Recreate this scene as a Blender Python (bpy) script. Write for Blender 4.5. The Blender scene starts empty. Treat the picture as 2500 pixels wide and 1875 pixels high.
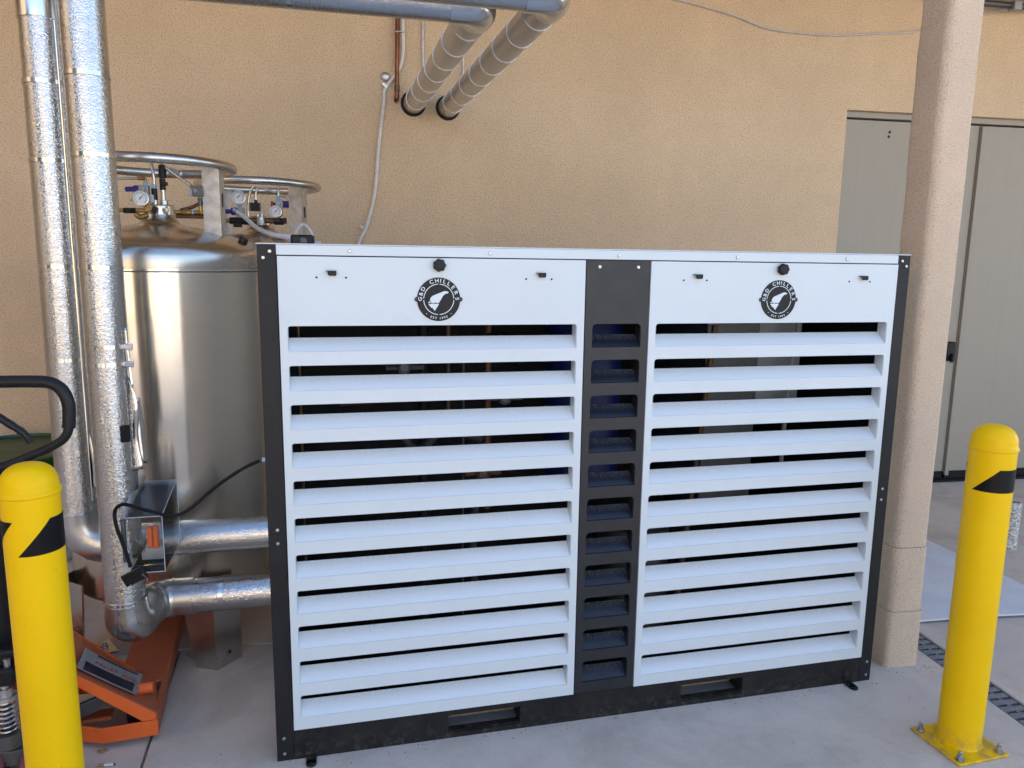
import bpy, bmesh, math, random
from mathutils import Vector, Matrix, Euler
random.seed(7)
rad = math.radians
sc = bpy.context.scene
COL = sc.collection

# ------------------------------------------------------------------ camera
cam_d = bpy.data.cameras.new('camera'); cam = bpy.data.objects.new('camera', cam_d); COL.objects.link(cam)
cam_d.sensor_width = 36.0; cam_d.lens = 26.38; cam_d.clip_start = 0.02; cam_d.clip_end = 800
cam.matrix_world = Matrix(((0.9850, 0.0148, -0.1722, 0.0), (-0.1723, 0.1612, -0.9718, 0.0),
                           (0.0133, 0.9868, 0.1614, 1.40), (0, 0, 0, 1)))
sc.camera = cam
sc.render.resolution_x, sc.render.resolution_y = 1024, 768

# ------------------------------------------------------------------ sky, sun, exposure
SUN_EL, SUN_AZ = rad(42), rad(28)          # sun stands behind the building, a little to the right
w = bpy.data.worlds.new('World'); sc.world = w; w.use_nodes = True
wn = w.node_tree.nodes; wl = w.node_tree.links
sky = wn.new('ShaderNodeTexSky'); sky.sky_type = 'NISHITA'; sky.sun_disc = False
sky.sun_elevation = SUN_EL; sky.sun_rotation = SUN_AZ
sky.altitude = 600; sky.air_density = 1.0; sky.dust_density = 1.6; sky.ozone_density = 1.0
wl.new(sky.outputs[0], wn['Background'].inputs[0]); wn['Background'].inputs[1].default_value = 0.15
sun_d = bpy.data.lights.new('sun', 'SUN'); sun_d.energy = 4.2; sun_d.angle = rad(0.5); sun_d.color = (1.0, 0.93, 0.82)
sun = bpy.data.objects.new('sun', sun_d); COL.objects.link(sun)
sdir = Vector((math.sin(SUN_AZ) * math.cos(SUN_EL), math.cos(SUN_AZ) * math.cos(SUN_EL), math.sin(SUN_EL)))
sun.rotation_euler = sdir.to_track_quat('Z', 'Y').to_euler(); sun.location = sdir * 30
sc.view_settings.view_transform = 'Standard'; sc.view_settings.look = 'None'
sc.view_settings.gamma = 1.0; sc.view_settings.exposure = 1.72
sc.cycles.max_bounces = 8; sc.cycles.diffuse_bounces = 5; sc.cycles.glossy_bounces = 5
sc.cycles.transparent_max_bounces = 12; sc.cycles.sample_clamp_indirect = 6

# ------------------------------------------------------------------ materials
MATS = {}
class NT:
    def __init__(s, name):
        m = bpy.data.materials.new(name); m.use_nodes = True; s.m = m; s.n = m.node_tree.nodes; s.l = m.node_tree.links
        s.b = s.n['Principled BSDF']; s.out = s.n['Material Output']; MATS[name] = m
        s.tc = s.n.new('ShaderNodeTexCoord').outputs['Object']
    def set(s, **k):
        for a, v in k.items():
            i = s.b.inputs[a.replace('_', ' ')]
            if hasattr(v, 'node'): s.l.new(v, i)
            else: i.default_value = (*v, 1) if isinstance(v, (tuple, list)) and len(v) == 3 else v
        return s
    def mapv(s, scale, src=None, rot=(0, 0, 0)):
        n = s.n.new('ShaderNodeMapping'); n.inputs['Scale'].default_value = scale; n.inputs['Rotation'].default_value = rot
        s.l.new(src or s.tc, n.inputs[0]); return n.outputs[0]
    def noise(s, scale, detail=3, rough=.55, vec=None, dist=0):
        n = s.n.new('ShaderNodeTexNoise'); n.inputs['Scale'].default_value = scale; n.inputs['Detail'].default_value = detail
        n.inputs['Roughness'].default_value = rough; n.inputs['Distortion'].default_value = dist
        s.l.new(vec or s.tc, n.inputs['Vector']); return n.outputs['Fac']
    def voro(s, scale, feat='F1', vec=None, rnd=1):
        n = s.n.new('ShaderNodeTexVoronoi'); n.feature = feat; n.inputs['Scale'].default_value = scale
        n.inputs['Randomness'].default_value = rnd
        s.l.new(vec or s.tc, n.inputs['Vector']); return n.outputs['Distance']
    def ramp(s, fac, *stops):
        n = s.n.new('ShaderNodeValToRGB'); e = n.color_ramp.elements
        while len(e) < len(stops): e.new(0.5)
        for i, (p, c) in enumerate(stops):
            e[i].position = p; e[i].color = (*c, 1) if not isinstance(c, (int, float)) else (c, c, c, 1)
        s.l.new(fac, n.inputs[0]); return n.outputs[0]
    def mix(s, fac, a, b, mode='MIX'):
        n = s.n.new('ShaderNodeMix'); n.data_type = 'RGBA'; n.blend_type = mode
        for i, v in ((0, fac), (6, a), (7, b)):
            if hasattr(v, 'node'): s.l.new(v, n.inputs[i])
            else: n.inputs[i].default_value = v if isinstance(v, (int, float)) else (*v, 1)
        return n.outputs[2]
    def math(s, op, a, b=0.0):
        n = s.n.new('ShaderNodeMath'); n.operation = op
        for i, v in ((0, a), (1, b)):
            if hasattr(v, 'node'): s.l.new(v, n.inputs[i])
            else: n.inputs[i].default_value = v
        return n.outputs[0]
    def sep(s, axis):
        n = s.n.new('ShaderNodeSeparateXYZ'); s.l.new(s.tc, n.inputs[0]); return n.outputs[axis]
    def bump(s, h, strength=.5, dist=.01, nrm=None):
        n = s.n.new('ShaderNodeBump'); n.inputs['Strength'].default_value = strength; n.inputs['Distance'].default_value = dist
        s.l.new(h, n.inputs['Height'])
        if nrm: s.l.new(nrm, n.inputs['Normal'])
        return n.outputs[0]

def plain(name, col, rough=.5, metal=0.0, var=.12, scale=25, bump=0.0, coat=0.0, spec=.5):
    t = NT(name); n = t.noise(scale, 4)
    lo = tuple(c * (1 - var) for c in col); hi = tuple(min(1, c * (1 + var)) for c in col)
    t.set(Base_Color=t.ramp(n, (.3, lo), (.7, hi)), Metallic=metal, Coat_Weight=coat, Specular_IOR_Level=spec,
          Roughness=t.ramp(n, (.3, max(.02, rough - .07)), (.7, min(1, rough + .07))))
    if bump: t.set(Normal=t.bump(t.noise(scale * 8, 3), bump, .002))
    return t.m

def stucco(name, col, grain=150):
    t = NT(name)
    g = t.noise(grain, 3, .6); v = t.voro(grain * .8); big = t.noise(1.3, 4, .6); mid = t.noise(9, 3)
    c = t.ramp(big, (.3, tuple(x * .88 for x in col)), (.7, tuple(x * 1.04 for x in col)))
    c = t.mix(t.ramp(t.noise(1.0, 4, .7, t.mapv((5, 5, .7))), (.55, 0), (.75, .14)), c, tuple(x * .72 for x in col))
    c = t.mix(t.ramp(g, (.35, .95), (.48, 0)), c, tuple(x * .50 for x in col))
    c = t.mix(t.ramp(mid, (.35, .14), (.6, 0)), c, tuple(x * .7 for x in col))
    h = t.math('ADD', t.math('MULTIPLY', g, 1.0), t.math('MULTIPLY', v, .5))
    t.set(Base_Color=c, Roughness=.92, Normal=t.bump(h, .55, .006), Specular_IOR_Level=.25)
stucco('stucco', (.73, .54, .355), 155)
stucco('stucco_column', (.75, .57, .41), 300)

def concrete():
    t = NT('concrete')
    big = t.noise(1.1, 5, .6); mid = t.noise(7, 5, .65); fine = t.noise(160, 3)
    br = t.noise(1.0, 2, .5, t.mapv((5, 420, 5)))
    c = t.ramp(big, (.3, (.56, .48, .405)), (.7, (.68, .59, .50)))
    c = t.mix(t.ramp(mid, (.3, .4), (.55, 0)), c, (.44, .37, .31))
    c = t.mix(t.ramp(fine, (.3, .3), (.45, 0)), c, (.37, .32, .27))
    c = t.mix(t.ramp(t.noise(3.1, 6, .7), (.62, 0), (.74, .5)), c, (.30, .24, .19))
    c = t.mix(t.ramp(t.noise(1.7, 6, .72, dist=1.2), (.52, 0), (.70, .45)), c, (.34, .28, .23))
    c = t.mix(t.ramp(t.noise(1.0, 5, .7, t.mapv((2, 14, 2), rot=(0, 0, .5))), (.60, 0), (.72, .35)), c, (.36, .31, .27))
    c = t.mix(t.ramp(t.noise(75, 2, .5), (.22, .85), (.27, 0)), c, (.13, .11, .10))
    c = t.mix(t.ramp(t.noise(48, 2, .5), (.755, 0), (.775, .8)), c, (.12, .10, .09))
    h = t.math('ADD', br, t.math('MULTIPLY', fine, .6))
    t.set(Base_Color=c, Roughness=.8, Normal=t.bump(h, .35, .003), Specular_IOR_Level=.3)
concrete()
plain('lot_concrete', (.50, .455, .385), .9, var=.15, scale=.6)
plain('soffit', (.42, .33, .22), .9)
plain('far_wall', (.62, .45, .27), .9, var=.1, scale=.4)
plain('block_dark', (.035, .04, .025), .9, var=.4, scale=3)

def whitepaint():
    t = NT('white_paint'); n = t.noise(5, 3)
    c = t.ramp(n, (.3, (.615, .67, .69)), (.7, (.645, .695, .715)))
    c = t.mix(t.ramp(t.noise(7, 6, .75), (.60, 0), (.74, .16)), c, (.42, .40, .37))
    c = t.mix(t.ramp(t.noise(1.0, 5, .7, t.mapv((60, 60, 3))), (.62, 0), (.74, .10)), c, (.42, .40, .37))
    c = t.mix(t.ramp(t.noise(170, 3, .7), (.72, 0), (.76, .5)), c, (.40, .39, .38))
    t.set(Base_Color=c, Roughness=.38, Normal=t.bump(t.noise(420, 2), .05, .001))
whitepaint()
def blade(name, base, dirt, amount, rough):
    t = NT(name); z = t.sep(2)
    m = t.math('MULTIPLY', t.ramp(t.math('MULTIPLY', z, 27.0), (.45, 0), (1.0, 1)), t.ramp(t.noise(260, 4, .7), (.48, 0), (.60, 1)))
    m2 = t.ramp(t.noise(60, 4, .7), (.66, 0), (.72, .35))
    m = t.math('MULTIPLY', t.math('ADD', m, m2), amount)
    t.set(Base_Color=t.mix(m, base, dirt), Roughness=rough)
blade('louvre_white', (.73, .775, .80), (.42, .41, .40), .55, .42)
blade('louvre_black', (.014, .017, .028), (.26, .25, .25), .75, .30)
def blackpaint():
    t = NT('black_paint'); n = t.noise(14, 4)
    c = t.ramp(n, (.3, (.010, .010, .011)), (.75, (.016, .016, .018)))
    c = t.mix(t.ramp(t.noise(55, 5, .75), (.66, 0), (.78, .5)), c, (.13, .125, .12))
    c = t.mix(t.ramp(t.noise(1.0, 4, .8, t.mapv((12, 12, 70))), (.70, 0), (.78, .4)), c, (.22, .21, .2))
    t.set(Base_Color=c, Roughness=t.ramp(n, (.3, .42), (.7, .58)), Specular_IOR_Level=.3, Normal=t.bump(t.noise(500, 2), .06, .001))
blackpaint()
def basepaint():
    t = NT('dirty_black_paint'); n = t.noise(9, 5, .7); z = t.sep(2)
    c = t.ramp(n, (.35, (.009, .009, .010)), (.75, (.022, .020, .018)))
    m = t.math('MULTIPLY', t.ramp(t.math('MULTIPLY', z, 10.0), (.05, 1), (.7, .15)), t.ramp(t.noise(38, 6, .75), (.5, 0), (.72, .6)))
    t.set(Base_Color=t.mix(m, c, (.13, .105, .085)), Roughness=.6, Specular_IOR_Level=.25, Normal=t.bump(t.noise(120, 4), .2, .002))
basepaint()
plain('panel_black', (.014, .015, .018), .45, var=.12, scale=16)
plain('black_plastic', (.008, .008, .009), .42, spec=.3)
plain('rubber', (.010, .010, .010), .6, spec=.25)
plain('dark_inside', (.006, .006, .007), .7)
plain('black_cable', (.006, .006, .007), .55, spec=.2)

def aluminium(name, embossed, rough=.2, base=.86):
    t = NT(name)
    n = t.noise(6, 4)
    c = t.ramp(n, (.3, (base * .93,) * 3), (.7, (base, base, base * .99)))
    t.set(Base_Color=c, Metallic=1.0, Roughness=t.ramp(n, (.3, rough - .04), (.7, rough + .05)))
    if embossed:
        h = t.ramp(t.noise(110, 1.5, .45, t.mapv((1, 1, 1.6)), 1.6), (.36, 0), (.64, 1))
        t.set(Normal=t.bump(h, .46, .0011))
    else:
        h = t.noise(11, 3, .5)
        t.set(Normal=t.bump(h, .25, .006))
aluminium('embossed_aluminium', True, .15, .58)
aluminium('smooth_aluminium', False, .16, .66)
aluminium('elbow_aluminium', False, .3, .62)
aluminium('dull_aluminium', False, .36, .60)
def stainless(name, base, rough, aniso, tang=True):
    t = NT(name); n = t.noise(1.0, 3, .6, t.mapv((3, 3, 240))) if name == 'stainless_body' else t.noise(30, 4, .6); n2 = t.noise(2.2, 5, .65)
    c = t.ramp(n2, (.3, tuple(x * .88 for x in base)), (.7, base))
    c = t.mix(t.ramp(n, (.35, .18), (.6, 0)), c, tuple(x * .7 for x in base))
    t.set(Base_Color=c, Metallic=1.0, Roughness=t.ramp(n2, (.3, rough - .05), (.7, rough + .07)), Anisotropic=aniso, Anisotropic_Rotation=.25,
          )
    if tang:
        tg = t.n.new('ShaderNodeTangent'); tg.direction_type = 'RADIAL'; tg.axis = 'Z'; t.l.new(tg.outputs[0], t.b.inputs['Tangent'])
stainless('stainless_body', (.84, .775, .68), .21, .75)
stainless('stainless_dome', (.64, .585, .51), .25, .0, False)
stainless('stainless', (.62, .60, .57), .26, .0, False)
plain('galvanised', (.55, .55, .54), .42, 1.0, var=.2, scale=40)
plain('zinc', (.48, .48, .50), .3, 1.0)
plain('steel_dark', (.10, .105, .11), .45, .6)
plain('brass', (.38, .25, .08), .4, 1.0, var=.4, scale=60)
plain('copper', (.22, .085, .045), .35, 1.0, var=.35, scale=30)
plain('old_copper', (.16, .085, .05), .5, .7, var=.3, scale=60)
plain('blue_plastic', (.035, .03, .22), .38)
plain('light_blue', (.18, .45, .72), .5)
plain('grey_cast', (.33, .33, .34), .45, .3)
plain('gauge_face', (.78, .78, .74), .4, var=.03)
plain('white_hose', (.68, .76, .86), .35, var=.05)
plain('grey_hose', (.50, .47, .46), .45)
plain('dark_hose', (.05, .05, .055), .5)
plain('conduit_white', (.66, .64, .61), .45, var=.08)
plain('white_print', (.66, .71, .74), .4, var=.02)
plain('block_white', (.72, .72, .70), .6, var=.05)
def yellow():
    t = NT('yellow_paint'); n = t.noise(3.5, 4); z = t.sep(2)
    c = t.ramp(n, (.3, (.86, .51, .0)), (.7, (.93, .565, .001)))
    c = t.mix(t.ramp(t.noise(30, 6, .75), (.67, 0), (.71, .6)), c, (.20, .15, .05))
    c = t.mix(t.math('MULTIPLY', t.ramp(t.math('MULTIPLY', z, 4.0), (.0, .65), (.3, 0)), t.ramp(t.noise(22, 5, .7), (.42, 0), (.6, 1))), c, (.26, .19, .10))
    c = t.mix(t.ramp(t.noise(1.0, 4, .75, t.mapv((90, 90, 9))), (.70, 0), (.75, .5)), c, (.62, .46, .10))
    t.set(Base_Color=c, Roughness=.33, Specular_IOR_Level=.18, Normal=t.bump(t.noise(14, 3), .06, .006))
yellow()
plain('black_tape', (.004, .004, .005), .4, spec=.2)
def orange(name, col, wear):
    t = NT(name); n = t.noise(7, 5, .7)
    c = t.ramp(n, (.3, tuple(x * .82 for x in col)), (.7, col))
    c = t.mix(t.ramp(t.noise(38, 6, .78), (.66, 0), (.72, wear)), c, (.05, .03, .025))
    t.set(Base_Color=c, Roughness=t.ramp(n, (.3, .4), (.7, .6)), Normal=t.bump(t.noise(60, 4), .12, .002))
orange('orange_paint', (.86, .145, .022), .7)
orange('faded_orange', (.42, .105, .045), .85)
plain('wheel_red', (.16, .035, .045), .5)
def doorpaint():
    t = NT('door_paint'); g = t.noise(1.0, 4, .6, t.mapv((70, 70, 1.4))); n = t.noise(3, 5, .7)
    c = t.ramp(g, (.3, (.340, .294, .230)), (.7, (.356, .309, .243)))
    c = t.mix(t.ramp(n, (.55, 0), (.75, .25)), c, (.27, .235, .19))
    t.set(Base_Color=c, Roughness=.55, Normal=t.bump(g, .03, .001))
doorpaint()
plain('door_gap', (.02, .02, .02), .8)
plain('grate_iron', (.20, .205, .215), .6, .2, var=.3, scale=60)
plain('green_plastic', (.006, .060, .018), .4, var=.3, scale=12)
plain('translucent_bin', (.45, .47, .47), .5)
plain('leaf_dry', (.34, .22, .08), .8, var=.3, scale=60)
plain('grit_brown', (.13, .10, .075), .9, var=.5, scale=200)
plain('rusty_brown', (.26, .17, .10), .85, var=.4, scale=40)
plain('paper_white', (.75, .74, .70), .8)
plain('filter_tan', (.45, .25, .09), .8)
plain('red_print', (.35, .02, .03), .5)
plain('navy_print', (.012, .013, .026), .45)
plain('decal_grey', (.24, .23, .21), .5)
plain('blue_vessel', (.006, .016, .12), .4)
plain('cabinet_grey', (.30, .33, .35), .5, var=.05)
def board():
    t = NT('board_white'); n = t.noise(4, 5, .7)
    c = t.ramp(n, (.3, (.60, .62, .66)), (.7, (.72, .73, .75)))
    c = t.mix(t.ramp(t.noise(1.0, 5, .75, t.mapv((18, 60, 18))), (.60, 0), (.70, .55)), c, (.36, .36, .37))
    t.set(Base_Color=c, Roughness=.6)
board()
def stub():
    t = NT('flaking_white'); n = t.noise(1.0, 5, .75, t.mapv((50, 50, 110)))
    t.set(Base_Color=t.ramp(n, (.46, (.30, .27, .23)), (.54, (.72, .70, .66))), Roughness=.8)
stub()
def acrylic():
    t = NT('clear_acrylic')
    tr = t.n.new('ShaderNodeBsdfTransparent'); tr.inputs[0].default_value = (.97, .98, .99, 1)
    gl = t.n.new('ShaderNodeBsdfGlossy'); gl.inputs['Roughness'].default_value = .06
    df = t.n.new('ShaderNodeBsdfDiffuse'); df.inputs[0].default_value = (.75, .78, .82, 1)
    m0 = t.n.new('ShaderNodeMixShader'); m0.inputs[0].default_value = .0
    t.l.new(tr.outputs[0], m0.inputs[1]); t.l.new(df.outputs[0], m0.inputs[2])
    fr = t.n.new('ShaderNodeFresnel'); fr.inputs[0].default_value = 1.28
    mx = t.n.new('ShaderNodeMixShader'); t.l.new(fr.outputs[0], mx.inputs[0]); t.l.new(m0.outputs[0], mx.inputs[1]); t.l.new(gl.outputs[0], mx.inputs[2])
    t.l.new(mx.outputs[0], t.out.inputs[0])
acrylic()
def lighten_acrylic():
    m = MATS['clear_acrylic'].copy(); m.name = 'lightened_acrylic'; MATS['lightened_acrylic'] = m
    for n in m.node_tree.nodes:
        if n.type == 'MIX_SHADER' and not n.inputs[0].is_linked: n.inputs[0].default_value = .07  # pale diffuse share lightens the lid, imitating its faint bluish highlight
lighten_acrylic()
plain('edge_highlight', (.62, .66, .70), .15, var=.05)  # pale colour standing in for bright pane edges
def stripes():
    t = NT('striped_label'); z = t.n.new('ShaderNodeTexWave'); z.inputs['Scale'].default_value = 42; z.inputs['Distortion'].default_value = 3
    t.l.new(t.mapv((.4, 1, 1.6)), z.inputs['Vector'])
    t.set(Base_Color=t.ramp(z.outputs['Fac'], (.42, (.30, .03, .04)), (.58, (.62, .55, .52))), Roughness=.5)
stripes()

# ------------------------------------------------------------------ mesh builder
def frame_of(d):
    d = Vector(d).normalized(); a = Vector((0, 0, 1)) if abs(d.z) < .9 else Vector((1, 0, 0))
    x = d.cross(a).normalized(); return x, d.cross(x).normalized(), d
def smooth_path(pts, n=6):
    P = [Vector(p) for p in pts]; out = []
    for i in range(len(P) - 1):
        p0, p1, p2, p3 = P[max(i - 1, 0)], P[i], P[i + 1], P[min(i + 2, len(P) - 1)]
        for k in range(n):
            t = k / n
            out.append(.5 * ((2 * p1) + (p2 - p0) * t + (2 * p0 - 5 * p1 + 4 * p2 - p3) * t * t + (3 * p1 - p0 - 3 * p2 + p3) * t ** 3))
    return out + [P[-1]]
class MB:
    def __init__(s): s.v = []; s.f = []
    def add(s, v, f):
        o = len(s.v); s.v += [tuple(p) for p in v]; s.f += [tuple(i + o for i in q) for q in f]; return s
    def box(s, c, d, rot=None):
        c = Vector(c); h = Vector(d) / 2; M = Euler(rot).to_matrix() if rot else None
        v = []
        for x in (-1, 1):
            for y in (-1, 1):
                for z in (-1, 1):
                    p = Vector((x * h.x, y * h.y, z * h.z)); v.append(c + (M @ p if M else p))
        return s.add(v, [(0, 1, 3, 2), (4, 6, 7, 5), (0, 4, 5, 1), (2, 3, 7, 6), (0, 2, 6, 4), (1, 5, 7, 3)])
    def span(s, a, b): return s.box([(p + q) / 2 for p, q in zip(a, b)], [abs(q - p) for p, q in zip(a, b)])
    def prism(s, poly, d):                       # closed polygon of 3-d points, pushed along d
        n = len(poly); d = Vector(d); P = [Vector(p) for p in poly]
        return s.add(P + [p + d for p in P], [tuple(range(n))[::-1], tuple(range(n, 2 * n))] + [(i, (i + 1) % n, n + (i + 1) % n, n + i) for i in range(n)])
    def tube(s, pts, r, n=16, caps=True, closed=False):
        P = [Vector(p) for p in pts]; m = len(P); R = r if isinstance(r, (list, tuple)) else [r] * m
        T = []
        for i in range(m):
            a = P[(i - 1) % m] if closed or i else P[i]; b = P[(i + 1) % m] if closed or i < m - 1 else P[i]
            T.append((b - a).normalized())
        x, y, _ = frame_of(T[0]); v = []
        for i in range(m):
            x = (x - T[i] * x.dot(T[i])).normalized(); y = T[i].cross(x)
            v += [P[i] + (x * math.cos(2 * math.pi * k / n) + y * math.sin(2 * math.pi * k / n)) * R[i] for k in range(n)]
        f = []
        for i in range(m if closed else m - 1):
            a, b = i * n, ((i + 1) % m) * n
            f += [(a + k, a + (k + 1) % n, b + (k + 1) % n, b + k) for k in range(n)]
        if caps and not closed: f += [tuple(range(n))[::-1], tuple(range((m - 1) * n, m * n))]
        return s.add(v, f)
    def cyl(s, a, b, r, n=24, r2=None): return s.tube([a, b], [r, r if r2 is None else r2], n)
    def lathe(s, prof, c=(0, 0, 0), n=40, axis=(0, 0, 1), caps=True):
        x, y, d = frame_of(axis); c = Vector(c); v = []; m = len(prof)
        for r, h in prof: v += [c + d * h + (x * math.cos(2 * math.pi * k / n) + y * math.sin(2 * math.pi * k / n)) * max(r, 1e-5) for k in range(n)]
        f = [(i * n + k, i * n + (k + 1) % n, (i + 1) * n + (k + 1) % n, (i + 1) * n + k) for i in range(m - 1) for k in range(n)]
        if caps: f += [tuple(range(n))[::-1], tuple(range((m - 1) * n, m * n))]
        return s.add(v, f)
    def build(s, name, mat, parent=None, bevel=0, angle=35, solid=0, seg=2, flat=False):
        flat = flat or (solid > 0 and angle <= 35)
        me = bpy.data.meshes.new(name); me.from_pydata(s.v, [], s.f)
        bm = bmesh.new(); bm.from_mesh(me); bmesh.ops.recalc_face_normals(bm, faces=bm.faces); bm.to_mesh(me); bm.free()
        me.polygons.foreach_set('use_smooth', [not flat] * len(me.polygons))
        if not flat: me.set_sharp_from_angle(angle=rad(angle))
        me.materials.append(MATS[mat]); o = bpy.data.objects.new(name, me); COL.objects.link(o)
        if parent: o.parent = parent
        if solid: q = o.modifiers.new('solid', 'SOLIDIFY'); q.thickness = solid; q.offset = 0
        if bevel:
            q = o.modifiers.new('bevel', 'BEVEL'); q.width = bevel; q.segments = seg; q.limit_method = 'ANGLE'; q.angle_limit = rad(40)
            q.harden_normals = False
        return o
def tag(o, label=None, cat=None, group=None, kind=None):
    if label: o['label'] = label
    if cat: o['category'] = cat
    if group: o['group'] = group
    if kind: o['kind'] = kind
    return o
def empty(name, loc=(0, 0, 0), rz=0.0):
    o = bpy.data.objects.new(name, None); COL.objects.link(o); o.location = loc; o.rotation_euler = (0, 0, rz)
    o.empty_display_size = .05; return o
def dup(o, parent, loc=None, name=None):
    c = o.copy(); COL.objects.link(c); c.parent = parent
    if loc is not None: c.location = loc
    return c
def circle(c, r, n, axis=(0, 0, 1), a0=0, a1=2 * math.pi, close=True):
    x, y, _ = frame_of(axis); c = Vector(c)
    return [c + (x * math.cos(a0 + (a1 - a0) * k / n) + y * math.sin(a0 + (a1 - a0) * k / n)) * r for k in range(n if close else n + 1)]
def arc_corner(p, a, b, r, n=8):                 # quarter bend at corner p between unit directions a (incoming from) and b (outgoing to)
    p, a, b = Vector(p), Vector(a).normalized(), Vector(b).normalized(); c = p + a * r + b * r
    return [c - b * r * math.cos(t) - a * r * math.sin(t) for t in [math.pi / 2 * k / n for k in range(n + 1)]]
GLYPH = {}
def glyph(ch, bold=.0):
    if (ch, bold) not in GLYPH:
        cu = bpy.data.curves.new('glyph', 'FONT'); cu.body = ch; cu.size = 1.0; cu.offset = bold; cu.extrude = 0; cu.resolution_u = 3
        ob = bpy.data.objects.new('glyph', cu); COL.objects.link(ob)
        me = bpy.data.meshes.new_from_object(ob.evaluated_get(bpy.context.evaluated_depsgraph_get()))
        vs = [(p.co.x, p.co.y) for p in me.vertices]; fs = [tuple(p.vertices) for p in me.polygons]
        bpy.data.objects.remove(ob); bpy.data.curves.remove(cu); bpy.data.meshes.remove(me)
        x0 = min(p[0] for p in vs); x1 = max(p[0] for p in vs)
        GLYPH[(ch, bold)] = ([(x - (x0 + x1) / 2, y) for x, y in vs], fs, x1 - x0)
    return GLYPH[(ch, bold)]

# ------------------------------------------------------------------ ground, slabs, drain
g = MB().span((-200, -300, -.06), (200, 200, -.02)).build('ground', 'lot_concrete'); tag(g, kind='structure')
xs = [-8.0, -3.1, -.675, 1.949, 2.046, 4.6, 9.0]; ys = [-5.0, -2.4, .15, 2.683, 4.24]
J = .0035
for i in range(len(xs) - 1):
    if xs[i] == 1.949: continue
    for j in range(len(ys) - 1):
        a = (xs[i] + (J if i != 3 else 0) + (0 if xs[i] != 2.046 else -J), ys[j] + J, -.06); b = (xs[i + 1] - (J if xs[i + 1] != 1.949 else 0), ys[j + 1] - J, 0)
        jl = lambda y: (-.6725 - (y - 2.036) * .09) + .675 if j == 2 else 0.0
        dl = [jl(a[1]), jl(b[1])] if i == 2 else [0, 0]; dr_ = [jl(a[1]), jl(b[1])] if i == 1 else [0, 0]
        MB().prism([(a[0] + dl[0], a[1], a[2]), (b[0] + dr_[0], a[1], a[2]), (b[0] + dr_[1], b[1], a[2]), (a[0] + dl[1], b[1], a[2])], (0, 0, b[2] - a[2])).build('concrete_slab', 'concrete', g, bevel=.004)
dr = empty('trench_drain', (1.9975, 1.0, 0)); tag(dr, 'dark slotted iron trench drain set in the floor beside the column', 'drain')
MB().span((-.0475, -3, -.019), (.0475, 3.2, -.016)).build('channel_bed', 'dark_inside', dr)
for s in (-1, 1): MB().span((s * .0475 - .0015 * s, -3, -.0185), (s * .0475 - .006 * s, 3.2, -.001)).build('edge_rail', 'grate_iron', dr, bevel=.001)
gr = None
for k in range(46):
    y = -.1 + k * .036
    if gr is None:
        m = MB().span((-.040, -.0115, -.0155), (.040, .0115, -.002))
        gr = m.build('grate_bar', 'grate_iron', dr, bevel=.002); gr.location = (0, y, 0)
    else: dup(gr, dr, (0, y, 0))
MB().span((-.005, -.4, -.0158), (.005, 1.7, -.0025)).build('grate_spine', 'grate_iron', dr)

# ------------------------------------------------------------------ building: wall, canopy, doors
WY = 4.232
bld = empty('building', (0, WY, 0)); tag(bld, 'tan stucco building wall with grey double doors behind the machine', 'building')
DX0, DX1, DZ = 2.742, 4.66, 2.312
m = MB().span((-9, 0, -.02), (DX0, .35, 6)).span((DX1, 0, -.02), (10, .35, 6)).span((DX0, 0, DZ), (DX1, .35, 6))
m.build('wall', 'stucco', bld)
m = MB().span((-9, -1.96, 3.26), (10, 0.0, 3.44)); m.build('canopy', 'soffit', bld)
m = MB().span((-9, -2.00, 3.20), (10, -1.962, 3.60)); m.build('fascia', 'stucco_column', bld)
MB().span((-5.3, -5.2, -.02), (-5.0, -.001, 6)).build('reflection_wall', 'stucco', bld)  # unseen wall added for dark left edges in pipe and tank reflections
# door frame and leaves
m = MB().span((DX0 + .001, .035, 0), (DX0 + .014, .11, DZ - .034)).span((DX1 - .014, .035, 0), (DX1 - .001, .11, DZ - .034)).span((DX0 + .001, .035, DZ - .034), (DX1 - .001, .11, DZ - .001))
m.build('door_frame', 'door_paint', bld, bevel=.002)
MB().span((DX0 + .002, .105, .004), (DX1 - .002, .12, DZ - .01)).build('door_gap_backing', 'door_gap', bld)  # dark backing sheet behind both leaves, showing in the gaps
for (x0, x1, rt) in ((DX0 + .019, 3.683, False), (3.690, DX1 - .019, True)):
    lf = MB().span((x0, .05, .05), (x1, .095, DZ - .044)).build('door_leaf', 'door_paint', bld, bevel=.002)
    MB().span((x0 + .005, .042, .008), (x1 - .005, .0495, .058)).build('door_sweep', 'rubber', lf, bevel=.002)
    if not rt:
        for (zx, zz) in ((3.068, 2.205), (3.064, 2.178)): MB().cyl((zx, .0492, zz), (zx, .0515, zz), .0085, 16).build('bolt_hole', 'dark_inside', lf)
        h = MB().span((3.600, .020, .80), (3.662, .049, .925)).build('lock_handle', 'black_plastic', lf, bevel=.008)
        MB().cyl((3.640, .02, .845), (3.618, -.005, .80), .012, 12).build('lever', 'black_plastic', lf, bevel=.002)
        for zz in (2.07, 1.47, .35): MB().cyl((DX0 + .008, .028, zz - .055), (DX0 + .008, .028, zz + .055), .0075, 12).build('hinge', 'black_plastic', lf)
    else: MB().span((x0 + .002, .032, .03), (x0 + .030, .049, DZ - .05)).build('astragal', 'door_paint', lf, bevel=.003)
MB().span((DX0 + .02, -.02, .0005), (DX1 - .02, .12, .012)).build('threshold', 'rubber', bld, bevel=.003)

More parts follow.
